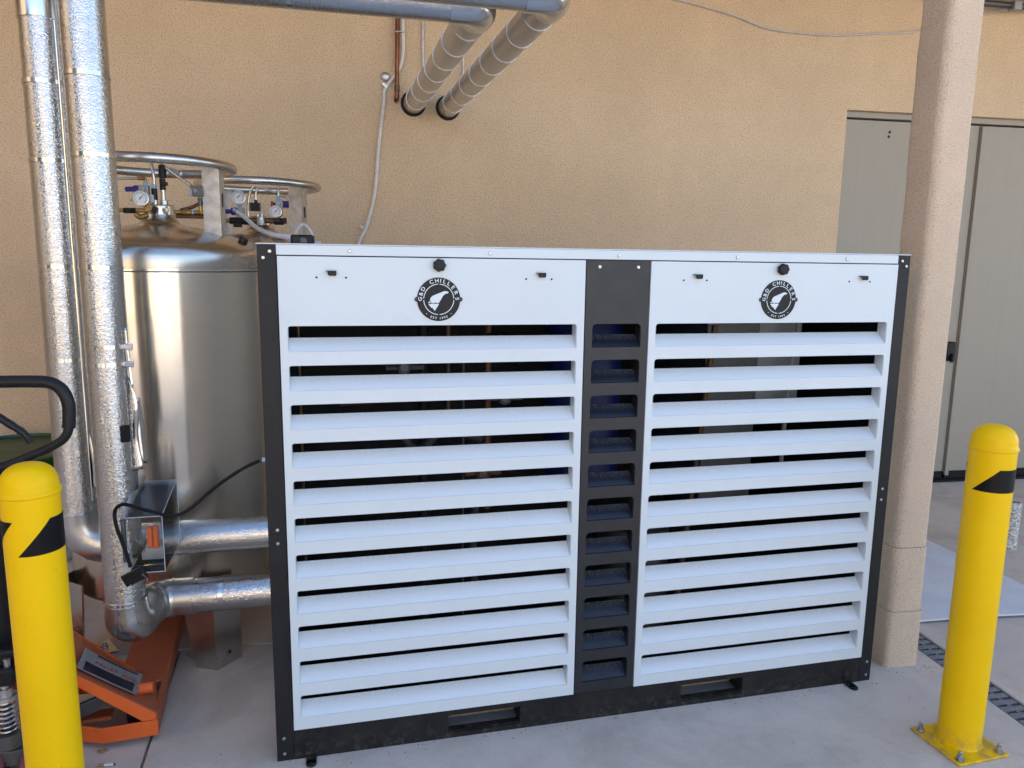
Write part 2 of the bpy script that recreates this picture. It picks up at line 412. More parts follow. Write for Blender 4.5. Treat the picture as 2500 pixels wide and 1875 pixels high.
# ------------------------------------------------------------------ column
cl = empty('support_column', (1.738, 2.19, 0)); tag(cl, 'square stucco column with a worn rounded corner beside the machine', 'column')
def rounded(x0, y0, x1, y1, r, n=6):
    P = []
    for cx, cy, a in ((x0 + r, y0 + r, 180), (x1 - r, y0 + r, 270), (x1 - r, y1 - r, 0), (x0 + r, y1 - r, 90)):
        P += [(cx + r * math.cos(rad(a + 90 * k / n)), cy + r * math.sin(rad(a + 90 * k / n))) for k in range(n + 1)]
    return P
def shaft(name, z0, z1, e):
    P = rounded(-e, -e, .128 + e, .146 + e, .026 if e < .004 else .02)
    nz = max(2, int((z1 - z0) / .03)); v = []; f = []; n = len(P)
    rnd = random.Random(3)
    for i in range(nz + 1):
        z = z0 + (z1 - z0) * i / nz
        wob = .0016 * math.sin(z * 9) + .0012 * math.sin(z * 23 + 1)
        v += [(x + wob * (1 if x < .06 else .3) + rnd.uniform(-.0006, .0006), y + rnd.uniform(-.0006, .0006), z) for x, y in P]
    for i in range(nz): f += [(i * n + k, i * n + (k + 1) % n, (i + 1) * n + (k + 1) % n, (i + 1) * n + k) for k in range(n)]
    f += [tuple(range(n))[::-1], tuple(range(nz * n, nz * n + n))]
    return MB().add(v, f).build(name, 'stucco_column', cl, angle=60)
shaft('plinth', 0, .207, .004); shaft('lower_shaft', .209, .441, .0025); shaft('shaft', .443, 3.258, 0)

# ------------------------------------------------------------------ surroundings and added blocks behind the viewer (seen only as reflections and bounce light)
m = MB().span((-10, -24, -.02), (.6, -18, 6)); o = m.build('facing_building', 'far_wall'); tag(o, kind='structure')
m = MB().span((-7.2, -8, -.02), (-6, -1.2, 4.2)); o = m.build('dark_reflection_block', 'block_dark'); tag(o, kind='structure')  # plain dark block added so the pipes reflect dark on their left
m = MB().span((2.7, -26, .6), (7.6, -18, 4.6)).span((9.5, -26, .6), (15.4, -18, 4.6)); o = m.build('white_reflection_blocks', 'block_white'); tag(o, kind='structure')  # unseen white blocks added to put bright bands into the tank reflection

# ------------------------------------------------------------------ chiller
CH = empty('chiller', (-.3026, 1.996, 0), rad(3.818))
tag(CH, 'large white and black louvred chiller cabinet standing on the concrete', 'chiller')
W_, H_, DP = 1.942, 1.438, .86
def post(u0, u1):
    m = MB().span((u0, 0, .0), (u1, .003, 1.433)); s0, s1 = (u0, u0 + .003) if u0 < .5 else (u1 - .003, u1)
    m.span((s0, .003, .0), (s1, .05, 1.433)); return m.build('corner_post', 'black_paint', CH, bevel=.001)
pL, pR = post(0, .046), post(1.897, W_)
scr = None
def screw(parent, u, z, y=-.0005, dark=True, r=.0048):
    m = MB().lathe([(r, 0), (r, .0012), (r * .8, .0024), (r * .5, .0026)], (u, y, z), 14, (0, -1, 0)); o = m.build('screw', 'zinc', parent)
    MB().lathe([(r * .42, 0), (r * .42, .0006)], (u, y - .0026, z), 6, (0, -1, 0)).build('socket', 'steel_dark', o) if parent is CH else None
    return o
for u, z in ((.031, 1.417), (.015, 1.401), (.024, .681), (.024, .643), (.020, .069), (.020, .021)): screw(pL, u, z, -.0002)
for u, z in ((1.912, 1.417), (1.928, 1.401), (1.919, .681), (1.918, .644), (1.924, .070), (1.924, .022)): screw(pR, u, z, -.0002)
# lid with folded front rail
m = MB().span((-.002, -.001, 1.4345), (W_ + .002, DP + .004, 1.4375)); m.build('top_lid', 'white_paint', CH, bevel=.001)
m = MB().span((.0465, -.0015, 1.4085), (1.8965, .002, 1.434)); rail = m.build('top_rail', 'white_paint', CH, bevel=.0012)
for u in (.229, .600, .971, 1.341, 1.712): screw(rail, u, 1.420, -.0017, r=.0052)
# frame behind, sides, back, floor
MB().span((.0465, .004, 1.395), (1.8955, .03, 1.4335)).build('head_frame', 'black_paint', CH)
MB().span((.001, .051, .05), (.004, DP, 1.434)).build('side_panel', 'white_paint', CH)
MB().span((W_ - .004, .051, .05), (W_ - .001, DP, 1.434)).build('side_panel', 'white_paint', CH)
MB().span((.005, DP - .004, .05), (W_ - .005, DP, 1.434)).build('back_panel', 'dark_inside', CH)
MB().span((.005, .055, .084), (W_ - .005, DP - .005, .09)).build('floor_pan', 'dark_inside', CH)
MB().span((.0045, .055, .09), (.006, DP - .006, 1.43)).build('darkening_liner', 'dark_inside', CH)  # liner sheets added to keep white panels from brightening the interior
MB().span((W_ - .006, .055, .09), (W_ - .0045, DP - .006, 1.43)).build('darkening_liner', 'dark_inside', CH)
MB().span((.006, .035, 1.431), (W_ - .006, DP - .006, 1.434)).build('darkening_liner', 'dark_inside', CH)
# base channel with fork pockets
m = MB()
zs = (.016, .073)
us = [.0465, .486, .705, 1.235, 1.454, 1.896]
for i in range(5):
    if i in (1, 3): m.span((us[i], .0, .0), (us[i + 1], .006, zs[0])).span((us[i], .0, zs[1]), (us[i + 1], .006, .0905))
    else: m.span((us[i], .0, .0), (us[i + 1], .006, .0905))
m.build('base_channel', 'dirty_black_paint', CH)
for i in (1, 3):
    a, b = us[i], us[i + 1]
    m = MB().span((a - .003, .006, zs[0] - .004), (a, .5, zs[1] + .004)).span((b, .006, zs[0] - .004), (b + .003, .5, zs[1] + .004)).span((a, .006, zs[1]), (b, .5, zs[1] + .003)).span((a, .006, zs[0] - .003), (b, .03, zs[0] + .003))
    fp = m.build('fork_pocket', 'dirty_black_paint', CH)
    MB().span((a + .002, .075, zs[0] + .002), (b - .002, .079, zs[1] - .001)).build('pocket_back', 'rusty_brown', fp)
for u in (.093, 1.852):
    m = MB().span((u - .017, -.0035, .012), (u + .017, -.0002, .052)).span((u - .0145, -.034, .0012), (u + .0145, -.0002, .0062)).lathe([(.0145, 0), (.0145, .005)], (u, -.034, .0012), 20)
    o = m.build('anchor_lug', 'dirty_black_paint', CH, bevel=.001)
    MB().lathe([(.006, 0), (.006, .0008)], (u, -.036, .0064), 12).build('bolt_hole', 'dark_inside', o)

PITCH, SLOT0, SH = .10328, .1275, .0675
def panel(name, u0, u1, s0, s1, z0, z1, mat, blade_mat, r, y=-.0035):
    rows = [z0]
    for k in range(11): rows += [SLOT0 + k * PITCH, SLOT0 + k * PITCH + SH]
    rows.append(z1); cols = [u0, s0, s1, u1]; v = [(x, y, z) for z in rows for x in cols]; f = []
    for j in range(len(rows) - 1):
        for i in range(3):
            if i == 1 and j % 2 == 1: continue
            f.append((j * 4 + i, j * 4 + i + 1, j * 4 + i + 5, j * 4 + i + 4))
    m = MB().add(v, f)
    for k in range(11):
        zt = SLOT0 + k * PITCH + SH
        for s, cx in ((1, s0), (-1, s1)):
            P = [(cx, y, zt)] + [(cx + s * (r - r * math.sin(t)), y, zt - (r - r * math.cos(t))) for t in [math.pi / 2 * q / 5 for q in range(6)]]
            m.add(P, [tuple(range(len(P)))])
    o = m.build(name, mat, CH, solid=.003)
    # folded return edges all round, so the sheet reads as a tray
    MB().span((u0, y + .0016, z0), (u0 + .002, y + .022, z1)).span((u1 - .002, y + .0016, z0), (u1, y + .022, z1)).span((u0 + .002, y + .0016, z1 - .002), (u1 - .002, y + .022, z1)).build('return_edge', mat, o)
    L = s1 - s0; D = .038
    prof = [(0, 0), (.0015, .0008), (D, .0332)]
    m = MB(); c = .014 if blade_mat == 'louvre_black' else .003
    top = [(c, D - .0, .0332), (L - c, D, .0332)]
    m.add([(0, 0, 0), (L, 0, 0), (L, .0025, .001), (0, .0025, .001)], [(0, 1, 2, 3)])
    m.add([(0, .0025, .001), (L, .0025, .001), (L, D * (1 - c * 1.6 / .0332 * .5), .0332 * (1 - c * .8 / .0332)), (L - c * .35, D * .97, .0328), (L - c, D, .0332), (c, D, .0332), (c * .35, D * .97, .0328), (0, D * (1 - c * 1.6 / .0332 * .5), .0332 * (1 - c * .8 / .0332))], [tuple(range(8))])
    b0 = m.build('louvre', blade_mat, o, solid=.0012, angle=5); b0.location = (s0, y, SLOT0)
    c0 = MB().add([(0, .0015, .0005), (0, D, .0332), (0, D, SH), (0, .0015, SH)], [(0, 1, 2, 3)]).build('cheek', mat, o, solid=.0012)
    c0.location = (s0 + .0007, y, SLOT0); dup(c0, o, (s1 - .0007, y, SLOT0))
    for k in range(1, 11):
        dup(b0, o, (s0, y, SLOT0 + k * PITCH)); [dup(c0, o, (xx, y, SLOT0 + k * PITCH)) for xx in (s0 + .0007, s1 - .0007)]
    return o
p1 = panel('access_panel', .0485, .8715, .0675, .8505, .0925, 1.4055, 'white_paint', 'louvre_white', .009)
p2 = panel('access_panel', 1.0690, 1.8955, 1.0905, 1.8740, .0925, 1.4055, 'white_paint', 'louvre_white', .009)
pc = panel('centre_panel', .8755, 1.0660, .8975, 1.0455, .0925, 1.4055, 'panel_black', 'louvre_black', .013, -.0005)
for u in (.914, 1.030): screw(pc, u, 1.388, -.0022, r=.0052)
def knob(parent, u, z):
    n = 56; v = []; f = []; pr = [(.0125, 0), (.0155, .002), (.0165, .006), (.0165, .014), (.0145, .0175), (.010, .0185), (.0, .0187)]
    for r, h in pr:
        for k in range(n):
            a = 2 * math.pi * k / n; rr = r * (1 + .06 * math.cos(7 * a)); v.append((u + rr * math.cos(a), -.006 - h, z + rr * math.sin(a)))
    for i in range(len(pr) - 1): f += [(i * n + k, i * n + (k + 1) % n, (i + 1) * n + (k + 1) % n, (i + 1) * n + k) for k in range(n)]
    return MB().add(v, f).build('knob', 'black_plastic', parent)
def hook(parent, u, z):
    m = MB().prism([(u - .013, -.0051, z + .007), (u - .013, -.016, z + .007), (u + .013, -.016, z + .007), (u + .013, -.0051, z + .007)], (0, 0, -.0016))
    m.prism([(u - .009, -.0163, z + .0068), (u + .013, -.0163, z + .0068), (u + .013, -.0163, z - .0035), (u + .0105, -.0163, z - .006), (u - .0055, -.0163, z - .006), (u - .009, -.0163, z - .002)], (0, .0016, 0))
    return m.build('hanging_hook', 'black_paint', parent)
def dot(parent, u, z): return MB().lathe([(.0027, 0), (.0027, .0006)], (u, -.0051, z), 14, (0, -1, 0)).build('pilot_hole', 'dark_inside', parent)
for p, uk, hk, dots in ((p1, .460, (.181, .741), (.144, .218, .700, .773)), (p2, 1.487, (1.213, 1.769), (1.171, 1.244, 1.723, 1.797))):
    knob(p, uk, 1.387)
    for u in hk: hook(p, u, 1.363)
    for u in dots: dot(p, u, 1.3525)
def badge(uc, zc):
    R = .058; y = -.0075; m = MB().lathe([(R, 0), (R, .0022), (R - .0006, .0028)], (uc, y + .0024, zc), 64, (0, -1, 0))
    for s in (-1, 1): m.lathe([(.0062, 0), (.0062, .0024)], (uc + s * .0585, y + .0024, zc), 16, (0, -1, 0))
    o = m.build('badge', 'black_paint', CH); o['label'] = 'round black maker badge'
    yy = y - .0009
    for s in (-1, 1): MB().lathe([(.0022, 0), (.0022, .0004)], (uc + s * .061, y - .0001, zc), 10, (0, -1, 0)).build('rivet', 'steel_dark', o)
    m = MB()
    for q in range(4):
        a0, a1 = rad(90 * q + 3.2), rad(90 * q + 86.8)
        P = [(uc + r * math.cos(a), yy, zc + r * math.sin(a)) for r, seq in ((.0414, range(0, 17)), (.0394, range(16, -1, -1))) for a in [a0 + (a1 - a0) * k / 16 for k in seq]]
        n = 17; m.add(P, [(k, k + 1, 2 * n - 2 - k, 2 * n - 1 - k) for k in range(n - 1)])
    m.build('ring', 'white_print', o, solid=.0005)
    def put(m, ch, ang, r, size, flip=False, bold=.018, sx=1.0):
        vs, fs, wd = glyph(ch, bold); a = rad(ang); out = []
        for x, yv in vs:
            x = x * size * sx; yv = (yv - .34) * size
            if flip: rr = r - yv; aa = a + x / r
            else: rr = r + yv; aa = a - x / r
            out.append((uc + rr * math.cos(aa), yy, zc + rr * math.sin(aa)))
        m.add(out, fs)
    m = MB()
    for ch, ang in zip('G&D', (179, 163, 146.5)): put(m, ch, ang, .0499, .0142, sx=1.1)
    for ch, ang in zip('CHILLERS', (113, 96, 84, 71.5, 56.5, 39.5, 20.5, 2)): put(m, ch, ang, .0499, .0142, sx=1.12)
    for ch, ang in zip('EST1993', (-113.5, -106.5, -99, -86, -79, -72, -65)): put(m, ch, ang, .0505, .0085, True, .012, 1.15)
    for ang in (-131, -49):
        m.add([(uc + .0505 * math.cos(rad(ang)) + .0012 * math.cos(t), yy, zc + .0505 * math.sin(rad(ang)) + .0012 * math.sin(t)) for t in [k * math.pi / 5 for k in range(10)]], [tuple(range(10))])
    m.build('lettering', 'white_print', o, solid=.0005)
    K = .058 / 475
    sil = [(820, 1040), (838, 985), (880, 942), (1000, 893), (1130, 842), (1180, 838), (1237, 860), (1205, 890), (1165, 892), (1105, 945), (1060, 1030), (1015, 1100), (965, 1098), (955, 1085), (925, 1088), (905, 1100), (862, 1100)]
    foot = [(808, 1058), (845, 1100), (780, 1098)]
    ice = [(785, 1120), (935, 1110), (1022, 1120), (928, 1270), (872, 1200), (855, 1205)]
    m = MB()
    for poly in (sil, foot, ice):
        m.add([(uc + (x - 1017) * K, yy, zc - (y_ - 1018) * K) for x, y_ in poly], [tuple(range(len(poly)))])
    m.build('emblem', 'white_print', o, solid=.0005)
badge(.459, 1.297); badge(1.483, 1.297)
# what shows through the slots
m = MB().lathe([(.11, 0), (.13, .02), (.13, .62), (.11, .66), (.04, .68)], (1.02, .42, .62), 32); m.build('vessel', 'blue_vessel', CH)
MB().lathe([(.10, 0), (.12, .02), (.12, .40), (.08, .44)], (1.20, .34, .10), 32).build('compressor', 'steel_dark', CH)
cab = MB().span((1.42, .30, .50), (1.62, .70, 1.36)).build('electrical_cabinet', 'steel_dark', CH, bevel=.004)
MB().span((1.621, .32, .90), (1.80, .72, 1.36)).build('cabinet_door', 'cabinet_grey', cab, bevel=.004)
m = MB().tube(smooth_path([(1.735, .25, 1.38), (1.735, .25, 1.20), (1.72, .26, 1.0), (1.74, .3, .7)]), .008, 8); m.build('conduit', 'cabinet_grey', CH)
def corrugated(pts, r, name, mat):
    P = smooth_path(pts, 12); MB().tube(P, [r * (1 + .14 * (i % 2)) for i in range(len(P))], 12).build(name, mat, CH, angle=20)
corrugated([(.60, .25, 1.13), (.66, .2, 1.17), (.74, .22, 1.10), (.80, .3, 1.14)], .016, 'flexible_hose', 'black_plastic')
corrugated([(.36, .2, .92), (.42, .18, .84), (.50, .16, .90), (.62, .2, .86)], .012, 'flexible_hose', 'dark_hose')
corrugated([(.60, .14, .75), (.585, .14, .55), (.6, .16, .35)], .010, 'flexible_hose', 'dark_hose')
for a, b, r, mt in (((.09, .12, 1.25), (.09, .12, .5), .004, 'old_copper'), ((.52, .22, 1.38), (.52, .22, .9), .006, 'old_copper'), ((.66, .3, 1.38), (.66, .3, .6), .011, 'old_copper'),
                    ((.2, .4, .95), (.8, .4, .97), .014, 'old_copper'), ((.56, .18, 1.1), (.56, .18, .3), .003, 'steel_dark'), ((1.30, .2, .2), (1.42, .25, 1.2), .010, 'old_copper'),
                    ((1.15, .15, .8), (1.75, .2, .78), .012, 'steel_dark'), ((.48, .5, .1), (.48, .5, 1.4), .02, 'black_paint')):
    MB().cyl(a, b, r, 12).build('inner_pipe', mt, CH)
for (u, y, z) in ((.38, .16, 1.09), (.68, .16, .99), (.61, .14, .765), (1.20, .14, 1.15), (1.28, .15, 1.05)):
    m = MB().lathe([(.012, 0), (.02, .004), (.02, .02), (.012, .026)], (u, y, z), 8, (0, -1, .2)).cyl((u - .05, y + .01, z), (u + .06, y + .01, z), .008, 8)
    m.build('inner_valve', 'old_copper' if u in (.61, 1.28) else 'steel_dark', CH)
MB().span((.655, .10, .905), (.69, .104, .93)).build('mount_clip', 'zinc', CH, bevel=.001)
# cable gland on the left side
m = MB().lathe([(.013, -.008), (.013, .006), (.009, .008), (.009, .014), (.011, .015), (.011, .024), (.006, .027)], (.0, .20, .824), 6, (-1, 0, 0)); m.build('cable_gland', 'zinc', CH, bevel=.0008)

# ------------------------------------------------------------------ insulated pipe runs
def jacket(name, pts, r, mat, parent, n=36): return MB().tube(pts, r, n).build(name, mat, parent, angle=50)
def band(parent, c, axis, r, wdt=.011, mat='smooth_aluminium'):
    c = Vector(c); a = Vector(axis).normalized()
    return MB().lathe([(r - .002, -wdt / 2), (r + .0012, -wdt / 2), (r + .0012, wdt / 2), (r - .002, wdt / 2)], c, 40, a).build('band', mat, parent, angle=30)
XA, YA, RA = -.930, 2.437, .0580
ZH1 = 2.195
PA = empty('insulated_pipe', (0, 0, 0)); tag(PA, 'silver insulated pipe, the rear riser, turning overhead to the left wall hole', 'pipe')
ZA = .508; bt = .085
jacket('riser', [(XA, YA, ZA + bt + .02), (XA + .006, YA + .006, 2.052)], RA, 'embossed_aluminium', PA)
el = arc_corner((XA, YA + .002, ZA), (0, 0, 1), (1, .01, 0), bt, 10)
jacket('elbow', [(XA, YA, ZA + bt + .03)] + el + [(XA + bt + .03, YA + .003, ZA)], RA + .005, 'elbow_aluminium', PA)
for k in (3, 5, 7):
    d = (el[k + 1] - el[k - 1]).normalized(); band(PA, el[k], d, RA + .0055, .005, 'elbow_aluminium')
jacket('branch', [(XA + bt + .025, YA + .003, ZA), (-.297, 2.452, .517)], RA - .0035, 'embossed_aluminium', PA)
el2 = arc_corner((XA + .006, YA + .006, ZH1), (0, 0, -1), (1, .03, 0), .09, 10)
jacket('elbow', [(XA + .006, YA + .006, 2.048)] + el2 + [(XA + .13, YA + .01, ZH1)], RA + .003, 'smooth_aluminium', PA)
E1 = (.330, 2.50, ZH1); H1 = (.193, WY, 2.225)
jacket('overhead_run', [(XA + .125, YA + .01, ZH1), (E1[0] - .088, E1[1], ZH1)], RA, 'embossed_aluminium', PA)
d1 = (Vector(H1) - Vector(E1)).normalized(); el3 = arc_corner(E1, (-1, 0, 0), d1, .075, 10)
jacket('elbow', [(E1[0] - .10, E1[1], ZH1)] + el3 + [Vector(E1) + d1 * .10], RA + .004, 'smooth_aluminium', PA)
jacket('wall_run', [Vector(E1) + d1 * .09, H1], RA - .004, 'dull_aluminium', PA)
for z in (1.8796, 1.6657, 1.3677, 1.0936, .8171, .6855, .6368): band(PA, (XA + .003, YA + .003, z), (0, 0, 1), RA)
band(PA, (XA, YA, ZA + bt + .024), (0, 0, 1), RA + .003, .008); band(PA, (XA + .006, YA + .006, 2.050), (0, 0, 1), RA + .003, .004)
band(PA, (E1[0] - .098, E1[1], ZH1), (1, 0, 0), RA + .003, .006); band(PA, (-.25, 2.47, ZH1), (1, 0, 0), RA, .012)
for k in range(7): band(PA, Vector(E1) + d1 * (.22 + 1.38 * (k / 6.0) ** 1.0), d1, RA - .003, .006, 'zinc')
MB().lathe([(RA + .002, 0), (RA + .009, .0), (RA + .007, .006), (RA - .006, .010)], (H1[0], WY - .0005, H1[2]), 40, (0, -1, 0)).build('wall_seal', 'rubber', PA)
# long seam on the riser jacket
MB().span((XA + RA - .006, YA - .036, ZA + .15), (XA + RA - .0035, YA - .0285, 2.04)).build('seam', 'smooth_aluminium', PA)

XB, YB, RB = -.7650, 2.295, .0560
ZB = .310; ZH2 = 2.205
PB = empty('insulated_pipe', (0, 0, 0)); tag(PB, 'silver insulated pipe, the front riser, with a bulging elbow above the pallet jack', 'pipe')
jacket('riser', [(XB, YB - .005, ZB + .06), (XB - .006, YB + .010, 2.09)], RB, 'embossed_aluminium', PB)
k1 = arc_corner((XB, YB, ZB - .026), (0, 0, 1), (.25, .95, .12), .062, 10); k2 = arc_corner((XB + .042, 2.446, ZB), (-.25, -.95, 0), (1, 0, 0), .062, 10)
jacket('elbow', [(XB, YB - .005, ZB + .072)] + k1, [RB + .003] + [RB + .005 + .006 * math.sin(math.pi * q / 10) for q in range(11)], 'elbow_aluminium', PB)
jacket('elbow', [k1[-1] - Vector((.004, .02, 0))] + k2 + [(XB + .155, 2.447, ZB)], [RB + .008] * 3 + [RB + .006] * 4 + [RB + .004] * 3 + [RB + .003] * 3, 'elbow_aluminium', PB)
for q in (2, 4, 7, 9): band(PB, k2[q], (k2[q + 1] - k2[q - 1]), RB + (.007 if q < 5 else .005), .004, 'elbow_aluminium')
MB().box((XB - .004, YB - RB - .0035, ZB + .03), (.003, .004, .075)).build('seam', 'smooth_aluminium', PB, bevel=.001)
band(PB, (XB + .150, 2.447, ZB), (1, 0, 0), .0575, .005)
jacket('branch', [(XB + .145, 2.447, ZB), (-.297, 2.455, .316)], .0555, 'embossed_aluminium', PB)
band(PB, (-.52, 2.4505, .313), (1, 0, 0), .0555, .012)
for z in (1.878, 1.669, 1.3676, 1.1467, 1.0975, .806, .712): band(PB, (XB - .003, YB + .002, z), (0, 0, 1), RB)
band(PB, (XB, YB - .004, ZB + .074), (0, 0, 1), RB + .003, .008)
E2 = (.548, 2.385, ZH2); H2 = (.378, WY, 2.212)
el4 = arc_corner((XB - .006, YB + .010, ZH2), (0, 0, -1), (1, .05, 0), .10, 10)
jacket('elbow', [(XB - .006, YB + .010, 2.086)] + el4 + [(XB + .13, YB + .014, ZH2)], RB + .003, 'smooth_aluminium', PB)
jacket('overhead_run', [(XB + .12, YB + .014, ZH2), (E2[0] - .088, E2[1], ZH2)], RB, 'embossed_aluminium', PB)
d2 = (Vector(H2) - Vector(E2)).normalized(); el5 = arc_corner(E2, (-1, 0, 0), d2, .075, 10)
jacket('elbow', [(E2[0] - .10, E2[1], ZH2)] + el5 + [Vector(E2) + d2 * .10], RB + .004, 'smooth_aluminium', PB)
jacket('wall_run', [Vector(E2) + d2 * .09, H2], RB - .003, 'dull_aluminium', PB)
band(PB, (E2[0] - .098, E2[1], ZH2), (1, 0, 0), RB + .003, .006)
for k in range(8): band(PB, Vector(E2) + d2 * (.20 + 1.50 * k / 7.0), d2, RB - .002, .006, 'zinc')
MB().lathe([(RB + .002, 0), (RB + .010, .0), (RB + .008, .006), (RB - .006, .010)], (H2[0], WY - .0005, H2[2]), 40, (0, -1, 0)).build('wall_seal', 'rubber', PB)
# torn jacket flaps and exposed insulation on the riser's right side
def flap(name, pts_l, pts_r, mat, parent):
    a, b = smooth_path(pts_l, 5), smooth_path(pts_r, 5); n = len(a); v = a + b
    return MB().add(v, [(i, i + 1, n + i + 1, n + i) for i in range(n - 1)]).build(name, mat, parent, solid=.0012, angle=60)
xr = XB + RB
flap('jacket_flap', [(xr - .004, YB - .02, 1.06), (xr - .004, YB - .02, .96), (xr - .003, YB - .02, .86), (xr - .004, YB - .02, .78)],
     [(xr + .003, YB - .03, 1.05), (xr + .022, YB - .02, .97), (xr + .014, YB - .02, .88), (xr + .026, YB - .02, .79)], 'smooth_aluminium', PB)
flap('jacket_flap', [(xr - .004, YB - .01, .99), (xr - .003, YB - .01, .90), (xr - .004, YB - .01, .80)],
     [(xr + .022, YB - .01, 1.0), (xr + .026, YB, .92), (xr + .032, YB, .80)], 'smooth_aluminium', PB)
flap('jacket_flap', [(xr - .004, YB - .02, 1.20), (xr - .004, YB - .02, 1.12), (xr - .004, YB - .02, 1.02)],
     [(xr + .002, YB - .02, 1.20), (xr + .006, YB - .02, 1.12), (xr + .012, YB - .025, 1.03)], 'smooth_aluminium', PB)
MB().box((xr - .014, YB - .040, .898), (.024, .012, .048), (0, 0, .75)).build('bare_insulation', 'rubber', PB, bevel=.001)
for z in (1.1467, 1.0975): MB().box((xr + .004, YB - .022, z), (.024, .018, .017), (.1, .1, .3)).build('band_clip', 'smooth_aluminium', PB, bevel=.002)
xa = XA + RA
flap('jacket_flap', [(xa - .006, YA - .03, .83), (xa - .005, YA - .03, .76), (xa - .006, YA - .03, .70)], [(xa + .004, YA - .04, .87), (xa + .016, YA - .045, .77), (xa + .012, YA - .045, .70)], 'smooth_aluminium', PA)

# ------------------------------------------------------------------ clear valve box with its cable
VB = empty('valve_box', (-.658, 2.15, .52), rad(4)); tag(VB, 'clear plastic box over an orange valve lever, strapped to the front riser', 'valve cover')
w2, d_, t_ = .048, .232, .003
def sheet(pts, nrm): return MB().prism(pts, Vector(nrm) * t_)
zf, zb = .162, .198
sheet([(-w2, 0, 0), (w2, 0, 0), (w2, 0, zf), (-w2, 0, zf)], (0, 1, 0)).build('front_pane', 'clear_acrylic', VB, bevel=.001)
sheet([(-w2, 0, zf), (w2, 0, zf), (w2, d_, zb), (-w2, d_, zb)], (0, 0, 1)).build('lid_pane', 'lightened_acrylic', VB, bevel=.001)
sheet([(w2, .0032, 0), (w2, d_, 0), (w2, d_, zb - .001), (w2, .0032, zf - .001)], (-1, 0, 0)).build('side_pane', 'clear_acrylic', VB, bevel=.001)
sheet([(-w2, .0032, 0), (w2 - .0032, .0032, 0), (w2 - .0032, d_, 0), (-w2, d_, 0)], (0, 0, -1)).build('bottom_pane', 'clear_acrylic', VB, bevel=.001)
MB().span((-w2, -.003, zf - .035), (w2, -.0003, zf - .030)).build('moulded_rib', 'clear_acrylic', VB)
MB().span((-w2 + .01, -.003, .022), (w2, -.0003, .027)).build('moulded_rib', 'clear_acrylic', VB)
MB().tube(circle((-.008, -.002, zf - .055), .017, 20, (0, 1, 0)), .0016, 6, closed=True).build('moulded_ring', 'clear_acrylic', VB)
for a_, b_ in (((-w2, -.001, zf + .001), (w2, -.001, zf + .001)), ((w2, -.001, 0), (w2, -.001, zf)), ((w2, 0, zf + .002), (w2, d_, zb + .002)), ((-w2, d_, zb + .002), (w2, d_, zb + .002)), ((-w2, -.001, 0), (w2, -.001, 0)), ((w2, d_, .002), (w2, d_, zb)), ((-w2, 0, zf + .002), (-w2, d_, zb + .002))):
    MB().cyl(a_, b_, .0010, 8).build('pane_edge_glint', 'edge_highlight', VB)  # pale rods added to draw edge highlights on the clear panes
MB().span((-w2 - .010, -.004, .035), (-w2 - .0005, .012, zf - .005)).build('hinge_strip', 'steel_dark', VB, bevel=.002)
MB().tube([(-w2 - .006, .004, zf - .01), (-w2 - .002, d_ * .5, zf + .03), (-w2 + .0, d_, zb + .015)], .009, 10).build('hinge_rod', 'galvanised', VB)
MB().span((-.006, .05, .052), (.008, .066, .115)).span((.010, .05, .050), (.024, .066, .115)).build('valve_lever', 'orange_paint', VB, bevel=.003)
MB().cyl((-.02, .10, .03), (.03, .10, .03), .02, 16).span((-.03, .08, .005), (.04, .12, .03)).build('valve_body', 'grey_cast', VB, bevel=.003)
MB().box((-.030, -.011, -.005), (.062, .014, .036), (0, -.42, 0)).build('lock_body', 'black_plastic', VB, bevel=.003)
m = MB()
ch = smooth_path([(-.008, -.018, .002), (.004, -.018, -.014), (-.004, -.018, -.036), (-.024, -.018, -.044), (-.040, -.018, -.026)], 9)
for p in ch[::2]: m.lathe([(.0003, -.0016), (.0014, -.0008), (.0014, .0008), (.0003, .0016)], p, 6)
m.build('ball_chain', 'zinc', VB)
cb = MB().tube(smooth_path([(-.347, 2.19, .824), (-.40, 2.18, .80), (-.47, 2.16, .755), (-.535, 2.14, .702), (-.58, 2.13, .690), (-.64, 2.12, .712), (-.695, 2.13, .727), (-.722, 2.14, .715), (-.730, 2.145, .690), (-.722, 2.135, .655), (-.705, 2.130, .60), (-.692, 2.125, .548)], 8), .0050, 10).build('sensor_cable', 'black_cable')
tag(cb, 'thin black cable sagging from the machine side to the clear box', 'cable')

